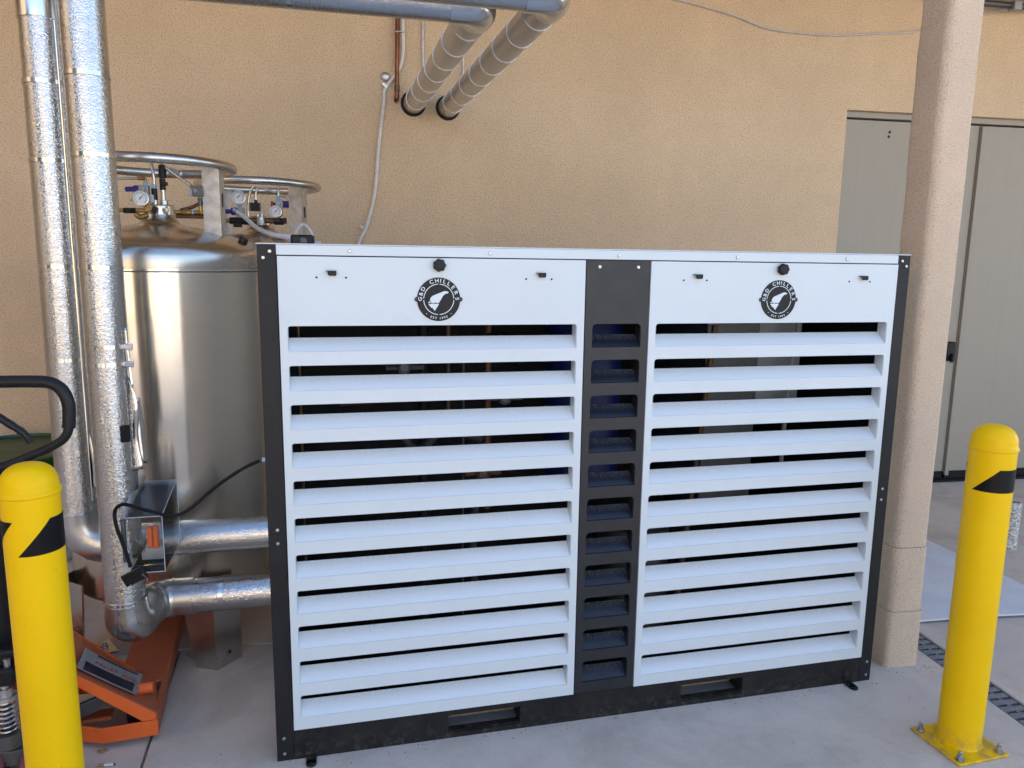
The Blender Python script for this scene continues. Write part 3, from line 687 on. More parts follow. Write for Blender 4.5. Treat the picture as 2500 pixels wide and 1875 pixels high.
# ------------------------------------------------------------------ cryogenic tanks
def tank(name, c, label, detail):
    T = empty(name, c); tag(T, label, 'gas tank', 'steel gas tanks behind the machine')
    R = .352
    body = MB().lathe([(R - .03, .235), (R - .006, .245), (R, .26), (R, 1.362)], (0, 0, 0), 96).build('body', 'stainless_body', T, angle=30)
    MB().lathe([(R - .003, 1.350), (R + .0008, 1.3505), (R + .0008, 1.3545), (R - .003, 1.355)], (0, 0, 0), 96).build('dark_weld_ring', 'steel_dark', T)  # thin dark ring drawing a groove line below the seam
    MB().lathe([(R - .002, 1.360), (R + .0035, 1.361), (R + .0035, 1.366), (R - .002, 1.367)], (0, 0, 0), 96).build('seam_ring', 'stainless', T)
    prof = [(R + .001, 1.366), (R + .001, 1.402), (R - .004, 1.418), (R - .014, 1.432), (R - .034, 1.447), (R - .07, 1.463), (R - .13, 1.482), (R - .19, 1.497), (R - .25, 1.507), (.078, 1.512), (.066, 1.518), (.058, 1.530), (.055, 1.545)]
    MB().lathe(prof, (0, 0, 0), 96).build('dome', 'stainless_dome', T, angle=40)
    MB().lathe([(.050, 1.545), (.050, 1.575), (.046, 1.580)], (0, 0, 0), 40).build('neck_flange', 'stainless', T, angle=30)
    MB().tube(circle((0, 0, 1.712), .250, 72), .0165, 20, closed=True).build('handling_ring', 'stainless', T)
    for a in detail['posts']:
        pa = Matrix.Rotation(rad(a), 4, 'Z') @ Vector((.240, 0, 0)); M = Matrix.Translation(pa) @ Matrix.Rotation(rad(a - 27), 4, 'Z')
        # bent channel: two flats meeting at an edge
        P = [(-.030, -.040), (.012, 0.0), (-.030, .040), (-.033, .037), (.006, 0.0), (-.033, -.037)]
        lo = [M @ Vector((x, y, 1.462 - x * .25)) for x, y in P]; hi = [M @ Vector((x, y, 1.700)) for x, y in P]
        n = len(P); po = MB().add(lo + hi, [tuple(range(n))[::-1], tuple(range(n, 2 * n))] + [(i, (i + 1) % n, n + (i + 1) % n, n + i) for i in range(n)]).build('ring_post', 'galvanised', T, angle=20)
        nx = M.to_3x3() @ Vector((.690, .724, 0))
        q = M @ Vector((-.009, .020, 1.595))
        ex = M.to_3x3() @ Vector((-.724, .690, 0))
        P = []
        for k in range(20):
            t = 2 * math.pi * k / 20; P.append(q + nx * .0006 + ex * .007 * math.cos(t) + Vector((0, 0, .007 * math.sin(t) + (.017 if math.sin(t) > 0 else -.017))))
        MB().prism(P, nx * .0006).build('slot_hole', 'dark_inside', po)
    for a in detail['legs']:
        M = Matrix.Rotation(rad(a), 4, 'Z')
        M2 = Matrix.Rotation(rad(a + 62.6), 4, 'Z'); t = .004
        Pb = [(.118, -.342), (.191, -.372), (.260, -.288)]; P = [(.070, -.326), (.185, -.364), (.258, -.274)]
        lo = [M2 @ Vector((x, y, 0.001)) for x, y in Pb] + [M2 @ Vector((x - t * .4, y + t * 1.4, .001)) for x, y in Pb[::-1]]
        hi = [M2 @ Vector((x, y, .30)) for x, y in P] + [M2 @ Vector((x - t * .4, y + t * 1.4, .30)) for x, y in P[::-1]]
        n = 6; lg = MB().add(lo + hi, [tuple(range(n))[::-1], tuple(range(n, 2 * n))] + [(i, (i + 1) % n, n + (i + 1) % n, n + i) for i in range(n)]).build('leg', 'stainless', T, angle=20)
        nn = M2.to_3x3() @ Vector((.773, -.635, 0)); q = M2 @ Vector((.226, -.3295, .045)) + nn * .0012; e2 = M2.to_3x3() @ Vector((.635, .773, 0))
        MB().prism([q + e2 * .004 * math.cos(k * math.pi / 5) + Vector((0, 0, .009 * math.sin(k * math.pi / 5))) for k in range(10)], nn * .0006).build('bolt_hole', 'dark_inside', lg)
        f0 = [M @ Vector((x, y, .0015)) for x, y in ((R - .10, -.06), (R - .01, -.035), (R - .01, .035), (R - .10, .06))]
        MB().prism(f0, (0, 0, .006)).build('foot_plate', 'stainless', lg)
        MB().lathe([(.012, 0), (.012, .008), (.007, .009), (.007, .018)], M @ Vector((R - .07, .0, .0075)), 6).build('bolt', 'zinc', lg)
    return T
def gauge(T, c, r, rot, mat='stainless'):
    ax = Vector((math.sin(rad(rot)) , -math.cos(rad(rot)), .05)).normalized(); c = Vector(c)
    g = MB().lathe([(r * .8, -.022), (r * .98, -.020), (r * 1.0, .0), (r * .99, .004), (r * .9, .0045), (r * .88, .002)], c, 36, ax, caps=False).build('gauge', mat, T, angle=30)
    fx, fy, _ = frame_of(ax); upv = Vector((0, 0, 1)); upv = (upv - ax * upv.dot(ax)).normalized(); rt = upv.cross(ax)
    MB().lathe([(r * .89, .0), (r * .89, .0018)], c, 36, ax).build('dial', 'gauge_face', g)
    m = MB()
    for k in range(23):
        a = rad(-135 + 270 * k / 22); l = .12 if k % 2 else .2
        d = upv * math.cos(a) + rt * math.sin(a); s = ax.cross(d)
        p = c + ax * .0020; b = .025 * r
        m.add([p + d * r * .78 + s * b, p + d * r * .78 - s * b, p + d * r * (.78 - l) - s * b, p + d * r * (.78 - l) + s * b], [(0, 1, 2, 3)])
    m.build('dial_marks', 'black_plastic', g)
    a = rad(42); d = upv * math.cos(a) + rt * math.sin(a); s = ax.cross(d); p = c + ax * .003
    MB().prism([p + d * r * .66, p + s * r * .06, p - d * r * .25 + s * r * .03, p - d * r * .25 - s * r * .03, p - s * r * .06], ax * .0006).build('needle', 'black_plastic', g)
    return g
def fit(T, name, mat, *parts, bevel=.0012, label=None):
    m = MB()
    for p in parts:
        if p[0] == 'c': m.cyl(p[1], p[2], p[3], p[4] if len(p) > 4 else 16)
        elif p[0] == 'b': m.box(p[1], p[2], p[3] if len(p) > 3 else None)
        elif p[0] == 't': m.tube(smooth_path(p[1], 6), p[2], 12)
    return m.build(name, mat, T, bevel=bevel)
# --- front tank
C1 = (-.762, 2.888, 0)
T1 = tank('gas_tank', C1, 'nearer brushed stainless gas tank with valves under a steel ring', dict(posts=(-24, 160), legs=(-62, 58, 214)))
Y1 = 2.80
def L1(x, z, y=Y1): return (x - C1[0], y - C1[1], z)
fit(T1, 'regulator_knob', 'blue_plastic', ('c', L1(-.842, 1.623), L1(-.815, 1.625), .0085, 10), ('c', L1(-.815, 1.625), L1(-.797, 1.625), .0125, 10))
fit(T1, 'regulator_body', 'grey_cast', ('b', L1(-.782, 1.622), (.030, .028, .032)), ('c', L1(-.782, 1.625, 2.785), L1(-.782, 1.625, 2.776), .0085), ('c', L1(-.760, 1.607), L1(-.760, 1.58), .014))
fit(T1, 'blue_nut', 'light_blue', ('c', L1(-.777, 1.637), L1(-.777, 1.649), .0072, 8))
fit(T1, 'brass_elbow', 'brass', ('t', [L1(-.777, 1.648), L1(-.777, 1.656), L1(-.781, 1.660), L1(-.792, 1.660)], .0055), ('c', L1(-.792, 1.660), L1(-.80, 1.660), .0062, 8))
fit(T1, 'braided_hose', 'stainless', ('c', L1(-.80, 1.660), L1(-.90, 1.656), .0042))
gauge(T1, L1(-.788, 1.593, 2.772), .0262, 8)
fit(T1, 'braided_hose', 'stainless', ('t', [L1(-.750, 1.635), L1(-.749, 1.66), L1(-.752, 1.69), L1(-.757, 1.72, 2.82), L1(-.757, 1.735, 2.88)], .0050))
fit(T1, 'blue_nut', 'light_blue', ('c', L1(-.750, 1.626), L1(-.750, 1.642), .0078, 8))
fit(T1, 'check_valve', 'black_plastic', ('c', L1(-.7505, 1.590), L1(-.7505, 1.628), .0098, 12))
fit(T1, 'hex_nut', 'zinc', ('c', L1(-.7505, 1.574), L1(-.7505, 1.591), .0085, 6), ('c', L1(-.722, 1.574), L1(-.722, 1.590), .0125, 6))
fit(T1, 'relief_valve', 'black_plastic', ('c', L1(-.7225, 1.624), L1(-.7225, 1.662), .0098, 12), ('c', L1(-.722, 1.664), L1(-.720, 1.706), .0125, 10), ('b', L1(-.7135, 1.644, 2.79), (.018, .012, .012)))
fit(T1, 'riser_tube', 'stainless', ('c', L1(-.7225, 1.588), L1(-.7225, 1.626), .0072))
fit(T1, 'braided_hose', 'stainless', ('t', [L1(-.736, 1.716, 2.84), L1(-.715, 1.702), L1(-.68, 1.676), L1(-.648, 1.653), L1(-.630, 1.640)], .0052))
fit(T1, 'solenoid', 'steel_dark', ('b', L1(-.607, 1.622, 2.79), (.034, .030, .034)), ('c', L1(-.604, 1.602), L1(-.604, 1.575), .0078, 10))
fit(T1, 'solenoid_plug', 'grey_cast', ('b', L1(-.631, 1.618, 2.79), (.014, .022, .024)), ('c', L1(-.630, 1.640, 2.795), L1(-.611, 1.620, 2.772), .0068, 8))
fit(T1, 'brass_tee', 'brass', ('c', L1(-.604, 1.578), L1(-.604, 1.552), .0068, 8), ('c', L1(-.690, 1.552), L1(-.575, 1.552), .0065, 10), ('c', L1(-.637, 1.552), L1(-.662, 1.552), .0085, 8))
fit(T1, 'blue_seal', 'light_blue', ('c', L1(-.632, 1.552), L1(-.627, 1.552), .0078))
fit(T1, 'lower_valve', 'old_copper', ('c', L1(-.69, 1.540, 2.82), L1(-.575, 1.540, 2.82), .0085, 10), ('t', [L1(-.680, 1.560, 2.84), L1(-.64, 1.572, 2.84), L1(-.606, 1.588, 2.84), L1(-.57, 1.592, 2.85)], .0062))
fit(T1, 'ball_valve', 'black_plastic', ('c', L1(-.852, 1.553), L1(-.812, 1.553), .0095, 10), ('c', L1(-.832, 1.553, 2.795), L1(-.832, 1.553, 2.78), .0085))
fit(T1, 'brass_union', 'brass', ('c', L1(-.880, 1.553), L1(-.770, 1.555), .0072, 8), bevel=.0012)
fit(T1, 'brass_bend', 'brass', ('t', [L1(-.815, 1.542), L1(-.80, 1.532), L1(-.775, 1.540)], .009))
fit(T1, 'brass_plug', 'brass', ('b', L1(-.772, 1.560, 2.79), (.016, .014, .020)), ('c', L1(-.80, 1.588), L1(-.828, 1.588), .0028, 8))
fit(T1, 'relief_valve', 'black_plastic', ('b', L1(-.748, 1.556, 2.782), (.016, .014, .022), (0, .5, 0)))
fit(T1, 'flange_boss', 'stainless', ('c', L1(-.725, 1.560, 2.842), L1(-.725, 1.560, 2.832), .008))
fit(T1, 'pipe_clamp', 'grey_cast', ('b', L1(-.697, 1.690, 2.86), (.03, .02, .024), (0, .3, 0)), ('c', L1(-.68, 1.69, 2.9), L1(-.57, 1.69, 2.9), .008))
fit(T1, 'vent_cap', 'black_plastic', ('c', L1(-.470, 1.452), L1(-.464, 1.468), .0155, 20)); fit(T1, 'vent_cap_nut', 'zinc', ('c', L1(-.473, 1.445), L1(-.470, 1.452), .0135, 20))
# --- rear tank
C2 = (-.515, 3.535, 0)
T2 = tank('gas_tank', C2, 'farther stainless gas tank, mostly hidden behind the white machine', dict(posts=(-38, 142), legs=(-62, 58, 178)))
def L2(x, z, y=3.45): return (x - C2[0], y - C2[1], z)
gauge(T2, L2(-.586, 1.654, 3.43), .0295, 5); gauge(T2, L2(-.433, 1.597, 3.42), .0270, -8)
fit(T2, 'regulator_knob', 'blue_plastic', ('c', L2(-.650, 1.594), L2(-.620, 1.595), .010, 10), ('c', L2(-.620, 1.595), L2(-.602, 1.595), .016, 10), ('c', L2(-.405, 1.630), L2(-.378, 1.630), .015, 10), ('c', L2(-.378, 1.630), L2(-.353, 1.630), .0105, 10))
fit(T2, 'regulator_body', 'grey_cast', ('b', L2(-.585, 1.592), (.034, .03, .036)), ('b', L2(-.420, 1.630), (.032, .03, .032)), ('c', L2(-.422, 1.631, 3.44), L2(-.422, 1.631, 3.425), .010))
fit(T2, 'gauge_stem', 'brass', ('c', L2(-.584, 1.624), L2(-.584, 1.632), .008))
fit(T2, 'blue_nut', 'light_blue', ('c', L2(-.584, 1.610), L2(-.584, 1.624), .0085, 8))
fit(T2, 'blue_nut', 'light_blue', ('c', L2(-.580, 1.566), L2(-.580, 1.580), .0085, 8))
fit(T2, 'blue_nut', 'light_blue', ('c', L2(-.424, 1.648), L2(-.424, 1.664), .0088, 8))
fit(T2, 'braided_hose', 'stainless', ('c', L2(-.424, 1.662), L2(-.424, 1.71), .0056), ('t', [L2(-.552, 1.572), L2(-.550, 1.62), L2(-.542, 1.67), L2(-.522, 1.705)], .0056), ('t', [L2(-.517, 1.640), L2(-.516, 1.675), L2(-.502, 1.695), L2(-.470, 1.690), L2(-.425, 1.672, 3.47), L2(-.392, 1.662, 3.47), L2(-.378, 1.64, 3.47)], .0056))
fit(T2, 'brass_nut', 'brass', ('c', L2(-.552, 1.560), L2(-.552, 1.574), .008, 6), ('c', L2(-.660, 1.556), L2(-.652, 1.556), .015, 8), ('c', L2(-.652, 1.556), L2(-.628, 1.556), .0095, 8))
fit(T2, 'ball_valve', 'black_plastic', ('c', L2(-.628, 1.556), L2(-.572, 1.556), .0145, 12), ('b', L2(-.596, 1.540), (.034, .02, .022)), ('c', L2(-.572, 1.550), L2(-.54, 1.550), .010))
fit(T2, 'actuator', 'black_plastic', ('b', L2(-.519, 1.615, 3.44), (.040, .030, .034)), ('c', L2(-.517, 1.632), L2(-.517, 1.645), .0075, 6))
fit(T2, 'manifold', 'old_copper', ('c', L2(-.56, 1.558), L2(-.42, 1.560), .0125, 12), ('c', L2(-.445, 1.560, 3.46), L2(-.40, 1.560, 3.46), .0125, 12))
fit(T2, 'relief_valve', 'black_plastic', ('c', L2(-.445, 1.556), L2(-.405, 1.556), .0135, 12), ('b', L2(-.400, 1.560), (.014, .014, .026)), ('b', L2(-.443, 1.622, 3.47), (.03, .02, .03)))
fit(T2, 'red_handle', 'red_print', ('b', L2(-.449, 1.632, 3.44), (.012, .012, .018)))
fit(T2, 'hex_plug', 'zinc', ('c', L2(-.496, 1.572), L2(-.496, 1.592), .0085, 6), ('c', L2(-.514, 1.572), L2(-.514, 1.586), .007, 6))
fit(T2, 'valve_block', 'galvanised', ('c', L2(-.500, 1.540, 3.45), L2(-.500, 1.574, 3.45), .019, 20), ('c', L2(-.492, 1.552, 3.433), L2(-.492, 1.552, 3.424), .0085))
# striped label on the rear tank's shoulder
v = []; f = []; nu, nv = 10, 6
for j in range(nv + 1):
    for i in range(nu + 1):
        a = rad(-128 + 30 * i / nu); r = .235 + .085 * j / nv
        pr = [(.078, 1.512), (.102, 1.507), (.162, 1.497), (.222, 1.482), (.282, 1.463), (.318, 1.447), (.338, 1.432)]
        for (r0, z0), (r1, z1) in zip(pr, pr[1:]):
            if r0 <= r <= r1: z = z0 + (z1 - z0) * (r - r0) / (r1 - r0); break
        v.append((r * math.cos(a), r * math.sin(a), z + .002))
for j in range(nv):
    for i in range(nu): f.append((j * (nu + 1) + i, j * (nu + 1) + i + 1, (j + 1) * (nu + 1) + i + 1, (j + 1) * (nu + 1) + i))
MB().add(v, f).build('warning_label', 'striped_label', T2, solid=.0006)
# hose from the rear tank to the pump head on the cabinet
ho = MB().tube(smooth_path([(-.597, 3.43, 1.597), (-.575, 3.40, 1.583), (-.53, 3.30, 1.553), (-.47, 3.12, 1.517), (-.40, 2.90, 1.490), (-.335, 2.72, 1.475), (-.275, 2.60, 1.468)], 8), .0085, 14).build('gas_hose', 'white_hose')
tag(ho, 'pale blue plastic hose from the rear tank regulator to the pump head', 'hose')
MB().cyl((-.606, 3.432, 1.603), (-.592, 3.427, 1.593), .0115, 8).build('hose_nut', 'zinc', ho)
PU = empty('pump_head', (-.246, 2.60, 1.4400)); tag(PU, 'small black pump head with grey tubing loop on top of the machine', 'pump')
MB().span((-.038, -.02, .0), (.036, .03, .037)).build('housing', 'black_plastic', PU, bevel=.007, seg=3)
MB().lathe([(.012, 0), (.012, .004), (.009, .006)], (.003, -.021, .016), 20, (0, -1, 0)).build('roller_cap', 'steel_dark', PU)
MB().tube(smooth_path([(-.024, .005, .030), (-.019, .005, .050), (-.004, .005, .069), (.012, .005, .066), (.026, .005, .046), (.033, .005, .022)], 7), .0048, 10).build('tube_loop', 'grey_hose', PU)
MB().cyl((.034, .005, .010), (.056, .005, .014), .006, 10).build('tube_stub', 'grey_hose', PU)

# ------------------------------------------------------------------ pallet jack
AJ = math.atan2(.132, .991)
PJ = empty('pallet_jack', (-.656, 2.149, 0), AJ); tag(PJ, 'worn orange pallet jack with black loop handle, fork under the tank', 'pallet jack')
# local frame: x to the right, y along the forks away from the viewer; jack centre line at x = -.30
CX = -.300
def jfork(x0, x1):
    m = MB().prism([(x0, .19, .052), (x0, .19, .086), (x1, .19, .086), (x1, .19, .052)], (0, .86, 0))
    o = m.build('fork', 'faded_orange', PJ, bevel=.004)
    MB().span((x1 - .006, .192, .028), (x1 - .0005, 1.03, .0525)).build('fork_skirt', 'faded_orange', o); MB().span((x0 + .0005, .192, .028), (x0 + .006, 1.03, .0525)).build('fork_skirt', 'faded_orange', o)
    MB().span((x1 - .012 if x1 > -.1 else x0, .004, .021), (x1 if x1 > -.1 else x0 + .012, .1895, .086)).build('side_rail', 'faded_orange', o)
    MB().cyl((x0 + .03, .93, .036), (x1 - .03, .93, .036), .035, 20).build('load_roller', 'wheel_red', o)
    return o
jfork(-.142, 0); jfork(-.60, -.458)
for s in (0, 1):
    def X(x): return x if s == 0 else -.60 - x
    # front strap, bent back towards the middle
    P = [(0.0, -.004), (-.147, -.006), (-.232, .038), (-.290, .038)]
    Q = [(x, y + .007) for x, y in P]
    lo = [(X(x), y, .020) for x, y in P + Q[::-1]]
    MB().prism(lo, (0, 0, .047)).build('front_strap', 'orange_paint', PJ, bevel=.0015)
    # heel plate rising to the pump
    top = [(X(-.0), .004, .087), (X(-.285), .010, .300), (X(-.285), .205, .300), (X(-.10), .235, .118), (X(-.03), .20, .090)]
    MB().prism(top, (0, 0, -.008)).build('heel_plate', 'faded_orange', PJ, bevel=.001)
    ed = [(X(-.004), -.0025, .088), (X(-.285), .0035, .301), (X(-.285), .0035, .274), (X(-.040), -.0025, .0685), (X(-.004), -.0025, .0685)]
    MB().prism(ed, (0, .006, 0)).build('heel_edge', 'orange_paint', PJ, bevel=.001)
    MB().cyl((X(-.085), .085, .122), (X(-.020), .085, .124), .0155, 20).build('axle_tube', 'orange_paint', PJ, bevel=.001)
    m = MB().prism([(X(-.262), .030, .065), (X(-.250), .030, .108), (X(-.225), .030, .122), (X(-.12), .030, .158), (X(-.10), .030, .125), (X(-.2), .030, .088)], (0, .018, 0))
    arm = m.build('link_arm', 'steel_dark', PJ, bevel=.003)
    MB().lathe([(.006, 0), (.006, .004)], (X(-.238), .030, .090), 14, (0, -1, 0)).build('pin', 'zinc', arm)
    MB().prism([(X(-.09), .05, .03), (X(-.09), .05, .14), (X(-.05), .05, .10), (X(-.05), .05, .03)], (0, .01, 0)).build('rib_plate', 'rubber', PJ)
    MB().span((min(X(-.28), X(-.13)), .045, .062), (max(X(-.28), X(-.13)), .09, .072)).build('cross_bar', 'faded_orange', PJ)
MB().span((CX - .014, .004, .05), (CX + .014, .20, .305)).build('centre_web', 'faded_orange', PJ, bevel=.003)
MB().prism([(-.285, .215, .06), (-.285, .215, .30), (-.09, .215, .115), (-.05, .215, .06)], (0, .008, 0)).build('back_plate', 'orange_paint', PJ)
# printed label stuck on the heel plate, lifting at the edges
def hp(a, b, h=0.0):      # a along the slope from the fork (0) to the pump (1), b across
    x = -.285 * a; z = .0875 + (.3005 - .0875) * a
    return Vector((x, .012 + b, z + .003 + h))
def decal(name, a0, a1, b0, b1, mat, h, curl):
    n = 8; v = []
    for i in range(n + 1):
        a = a0 + (a1 - a0) * i / n; c = curl * (abs(i / n - .5) * 2) ** 3
        v += [hp(a, b0, h + c * .5), hp(a, (b0 + b1) / 2, h), hp(a, b1, h + c)]
    f = [(3 * i + k, 3 * i + k + 1, 3 * i + k + 4, 3 * i + k + 3) for i in range(n) for k in (0, 1)]
    return MB().add(v, f).build(name, mat, PJ, solid=.0006)
dc = decal('label_plate', .20, .72, .020, .128, 'decal_grey', 0, .006)
decal('label_print', .24, .67, .027, .068, 'navy_print', .0011, .003)
m = MB(); xx = .60
for ch in 'PALLET JACK':
    if ch == ' ': xx -= .03; continue
    vs, fs, wd = glyph(ch, .02); sc_ = .019
    m.add([hp(xx - (x + wd / 2) * sc_ / .355, .080 + y * sc_, .0016) for x, y in vs], fs); xx -= (wd + .10) * sc_ / .355
m.build('lettering', 'red_print', dc, solid=.0003)
decal('label_line', .24, .60, .116, .121, 'navy_print', .0028, .003)
# pump, spring, steer wheels
PY = -.165
MB().lathe([(.060, .135), (.060, .175), (.030, .185), (.030, .245)], (CX, PY, 0), 28).build('pump_base', 'steel_dark', PJ, bevel=.002)
pts = [Vector((CX + .004 + .021 * math.cos(t), PY - .065 + .021 * math.sin(t), .235 + .0125 * t / (2 * math.pi))) for t in [k * 2 * math.pi / 16 for k in range(16 * 7)]]
MB().tube(pts, .0030, 8).build('spring', 'zinc', PJ)
MB().lathe([(.025, .322), (.025, .332), (.016, .334), (.016, .352), (.010, .353), (.010, .375)], (CX + .004, PY - .065, 0), 24).build('plunger', 'galvanised', PJ)
MB().lathe([(.03, .20), (.03, .236)], (CX + .004, PY - .065, 0), 20).lathe([(.010, .236), (.010, .322)], (CX + .004, PY - .065, 0), 14).build('spring_seat', 'steel_dark', PJ)
MB().span((CX - .05, PY - .05, .375), (CX + .045, PY + .03, .44)).span((CX - .04, PY - .08, .36), (CX + .03, PY - .05, .405)).build('tiller_yoke', 'black_plastic', PJ, bevel=.006)
MB().lathe([(.0085, 0), (.0085, .020), (.006, .021)], (CX + .012, PY - .06, .405), 16).build('cap_screw', 'zinc', PJ)
for s in (-1, 1):
    wh = MB().lathe([(.03, -.024), (.084, -.024), (.0905, -.018), (.0905, .018), (.084, .024), (.03, .024)], (CX + s * .040, PY, .0905), 40, (1, 0, 0)).build('steer_wheel', 'wheel_red', PJ)
    MB().lathe([(.045, -.026), (.045, .026)], (CX + s * .040, PY, .0905), 28, (1, 0, 0)).build('hub', 'rubber', wh)
MB().cyl((CX - .075, PY, .0905), (CX + .075, PY, .0905), .012, 16).build('axle', 'zinc', PJ)
MB().span((CX - .012, PY - .04, .06), (CX + .012, PY + .04, .16)).span((CX + .068, PY - .03, .06), (CX + .074, PY + .03, .16)).build('axle_fork', 'steel_dark', PJ)
# tiller with loop grip
TH = empty('tmp'); bpy.data.objects.remove(TH)
inv = (Matrix.Translation((-.656, 2.149, 0)) @ Matrix.Rotation(AJ, 4, 'Z')).inverted()
def JW(x, y, z): return inv @ Vector((x, y, z))
sh = -.906
MB().tube([JW(sh - .035, 1.955, .42), JW(sh, 1.90, .905)], .019, 16).build('tiller_shaft', 'black_plastic', PJ)
MB().tube([JW(sh, 1.90, .90), JW(sh, 1.885, 1.03), JW(sh, 1.885, 1.10)], .013, 12).build('tiller_neck', 'black_plastic', PJ)
half = [(-.871, 1.108), (-.80, 1.1075), (-.765, 1.104), (-.742, 1.088), (-.730, 1.058), (-.730, 1.025), (-.733, .995), (-.745, .970), (-.775, .950), (-.82, .930), (-.872, .909), (-.906, .900)]
R_ = smooth_path([JW(x, 1.90, z) for x, z in half], 5); L_ = [JW(2 * sh - x, 1.90, z) for x, z in half]
full = smooth_path([JW(x, 1.90, z) for x, z in half[::-1]] + [JW(2 * sh - x, 1.90, z) for x, z in half[:-1]], 5)
MB().tube(full, .0105, 14).build('loop_handle', 'black_paint', PJ)
gp = smooth_path([JW(x, 1.90, z) for x, z in half[:7]][::-1] + [JW(2 * sh - x, 1.90, z) for x, z in half[:7]], 5)
MB().tube(gp, .0145, 16).build('rubber_grip', 'black_plastic', PJ)
lv = [(-.906, 1.038), (-.875, 1.026), (-.845, 1.004), (-.822, .984), (-.812, .964)]
MB().tube(smooth_path([JW(x, 1.885, z) for x, z in lv], 5), [.0105 + .0007 * math.sin(i * 1.6) - .00015 * i for i in range(21)], 10).build('release_lever', 'black_plastic', PJ)

# ------------------------------------------------------------------ bollards
def bollard(loc, rz, label, zt, zb, a_up, a_lo, gap_up, h):
    B = empty('bollard', loc, rz); tag(B, label, 'bollard', 'yellow safety bollards')
    R = .0588
    MB().lathe([(R + .006, .006), (R + .002, .012), (R, .018), (R, .90 + h)], (0, 0, 0), 56).build('pipe', 'yellow_paint', B)
    prof = [(R - .002, .899 + h), (R + .0022, .901 + h), (R + .0035, .905 + h), (R + .0022, .909 + h), (R - .0005, .911 + h), (R - .001, .922 + h)]
    prof += [((R - .001) * math.cos(t) ** .75 if t < 1.56 else 0.0, .922 + h + .048 * math.sin(t)) for t in [k * math.pi / 2 / 12 for k in range(1, 13)]]
    MB().lathe(prof, (0, 0, 0), 56).build('cap', 'yellow_paint', B, angle=60)
    # black tape with slanted ends; a gap of bare paint between them
    n = 60; v = []; f = []
    for i in range(n + 1):
        t = i / n
        up = a_up + (360 + gap_up - a_up) * t; lo = a_lo + (360 + gap_up - a_up + a_up - a_lo - (a_up - a_lo)) * t
        for a, z in ((up, zt), (lo, zb)): v.append(((R + .0007) * math.cos(rad(a)), (R + .0007) * math.sin(rad(a)), z))
    m_ = 6; v = []
    for i in range(n + 1):
        t = i / n; up = a_up + (360 + gap_up - a_up) * t; lo = a_lo + (360 + gap_up - a_up) * t
        for j in range(m_ + 1):
            s = j / m_; a = rad(up + (lo - up) * s); v.append(((R + .0007) * math.cos(a), (R + .0007) * math.sin(a), zt + (zb - zt) * s))
    for i in range(n):
        for j in range(m_): f.append((i * (m_ + 1) + j, i * (m_ + 1) + j + 1, (i + 1) * (m_ + 1) + j + 1, (i + 1) * (m_ + 1) + j))
    MB().add(v, f).build('warning_tape', 'black_tape', B, angle=60)
    bp = MB().span((-.097, -.097, .001), (.083, .083, .0085)).build('base_plate', 'yellow_paint', B, bevel=.002)
    for sx in (-1, 1):
        for sy in (-1, 1):
            x, y = sx * .071 - .007, sy * .071 - .007
            MB().lathe([(.0135, 0), (.0135, .002), (.0105, .0022)], (x, y, .0088), 20).lathe([(.0098, .0022), (.0098, .011), (.008, .012)], (x, y, .0088), 6).lathe([(.0055, .012), (.0055, .024), (.0035, .026)], (x, y, .0088), 12).build('anchor_bolt', 'zinc', bp)
    return B
# tape angles are measured round the pipe, -90 faces the viewer
bollard((1.686, 1.780, 0), rad(5.8), 'yellow bollard on a bolted base plate to the right of the machine', .853, .788, -117, -180, -212, 0.0)
bollard((-.770, 1.762, 0), 0, 'yellow bollard in front of the orange pallet jack', .830, .752, -33, -99, -105, -.022)

# ------------------------------------------------------------------ things on the wall
def wtube(name, pts, r, mat, label, cat, n=10, sm=6):
    o = MB().tube(smooth_path(pts, sm), r, n).build(name, mat); return tag(o, label, cat)
o = wtube('wall_hose', [(.150, 4.205, 3.0), (.141, 4.20, 2.631), (.141, 4.20, 2.473), (.114, 4.205, 2.38), (.048, 4.215, 2.294), (.038, 4.215, 2.222), (.009, 4.215, 2.011), (-.017, 4.215, 1.756), (-.063, 4.215, 1.582), (-.108, 4.215, 1.483), (-.17, 4.215, 1.30), (-.20, 4.215, .9)], .0095, 'conduit_white', 'white flexible tubing running down the stucco wall', 'tubing')
MB().lathe([(.021, 0), (.024, .006), (.022, .016), (.012, .022)], (.048, 4.231, 2.352), 20, (0, -1, 0)).box((.045, 4.215, 2.305), (.03, .02, .014), (0, .6, 0)).build('wall_clip', 'galvanised', o)
MB().box((-.080, 4.222, 1.568), (.038, .018, .016), (0, .3, 0)).build('wall_clip', 'conduit_white', o, bevel=.002)
o = wtube('copper_pipe', [(.116, 4.195, 3.0), (.113, 4.195, 2.634), (.106, 4.195, 2.270), (.104, 4.197, 2.250), (.102, 4.21, 2.238), (.101, 4.231, 2.236)], .0115, 'copper', 'tarnished copper pipe turning into the wall beside the silver pipes', 'pipe', 14)
MB().lathe([(.014, 0), (.014, .03)], (.107, 4.195, 2.275), 16, (0, 0, 1)).build('coupling', 'old_copper', o)
MB().box((.122, 4.193, 2.57), (.05, .022, .006)).build('strap', 'zinc', o, bevel=.002)
for (x, z0, lab) in ((.245, 2.25, 'thin grey rod hanging on the wall nearest the copper pipe'), (.459, 2.25, 'thin grey rod hanging on the wall between the two silver pipes')):
    o = MB().cyl((x, 4.21, z0), (x, 4.21, 3.255), .0065, 10).build('hanger_rod', 'galvanised'); tag(o, lab, 'rod', 'hanger rods on the wall')
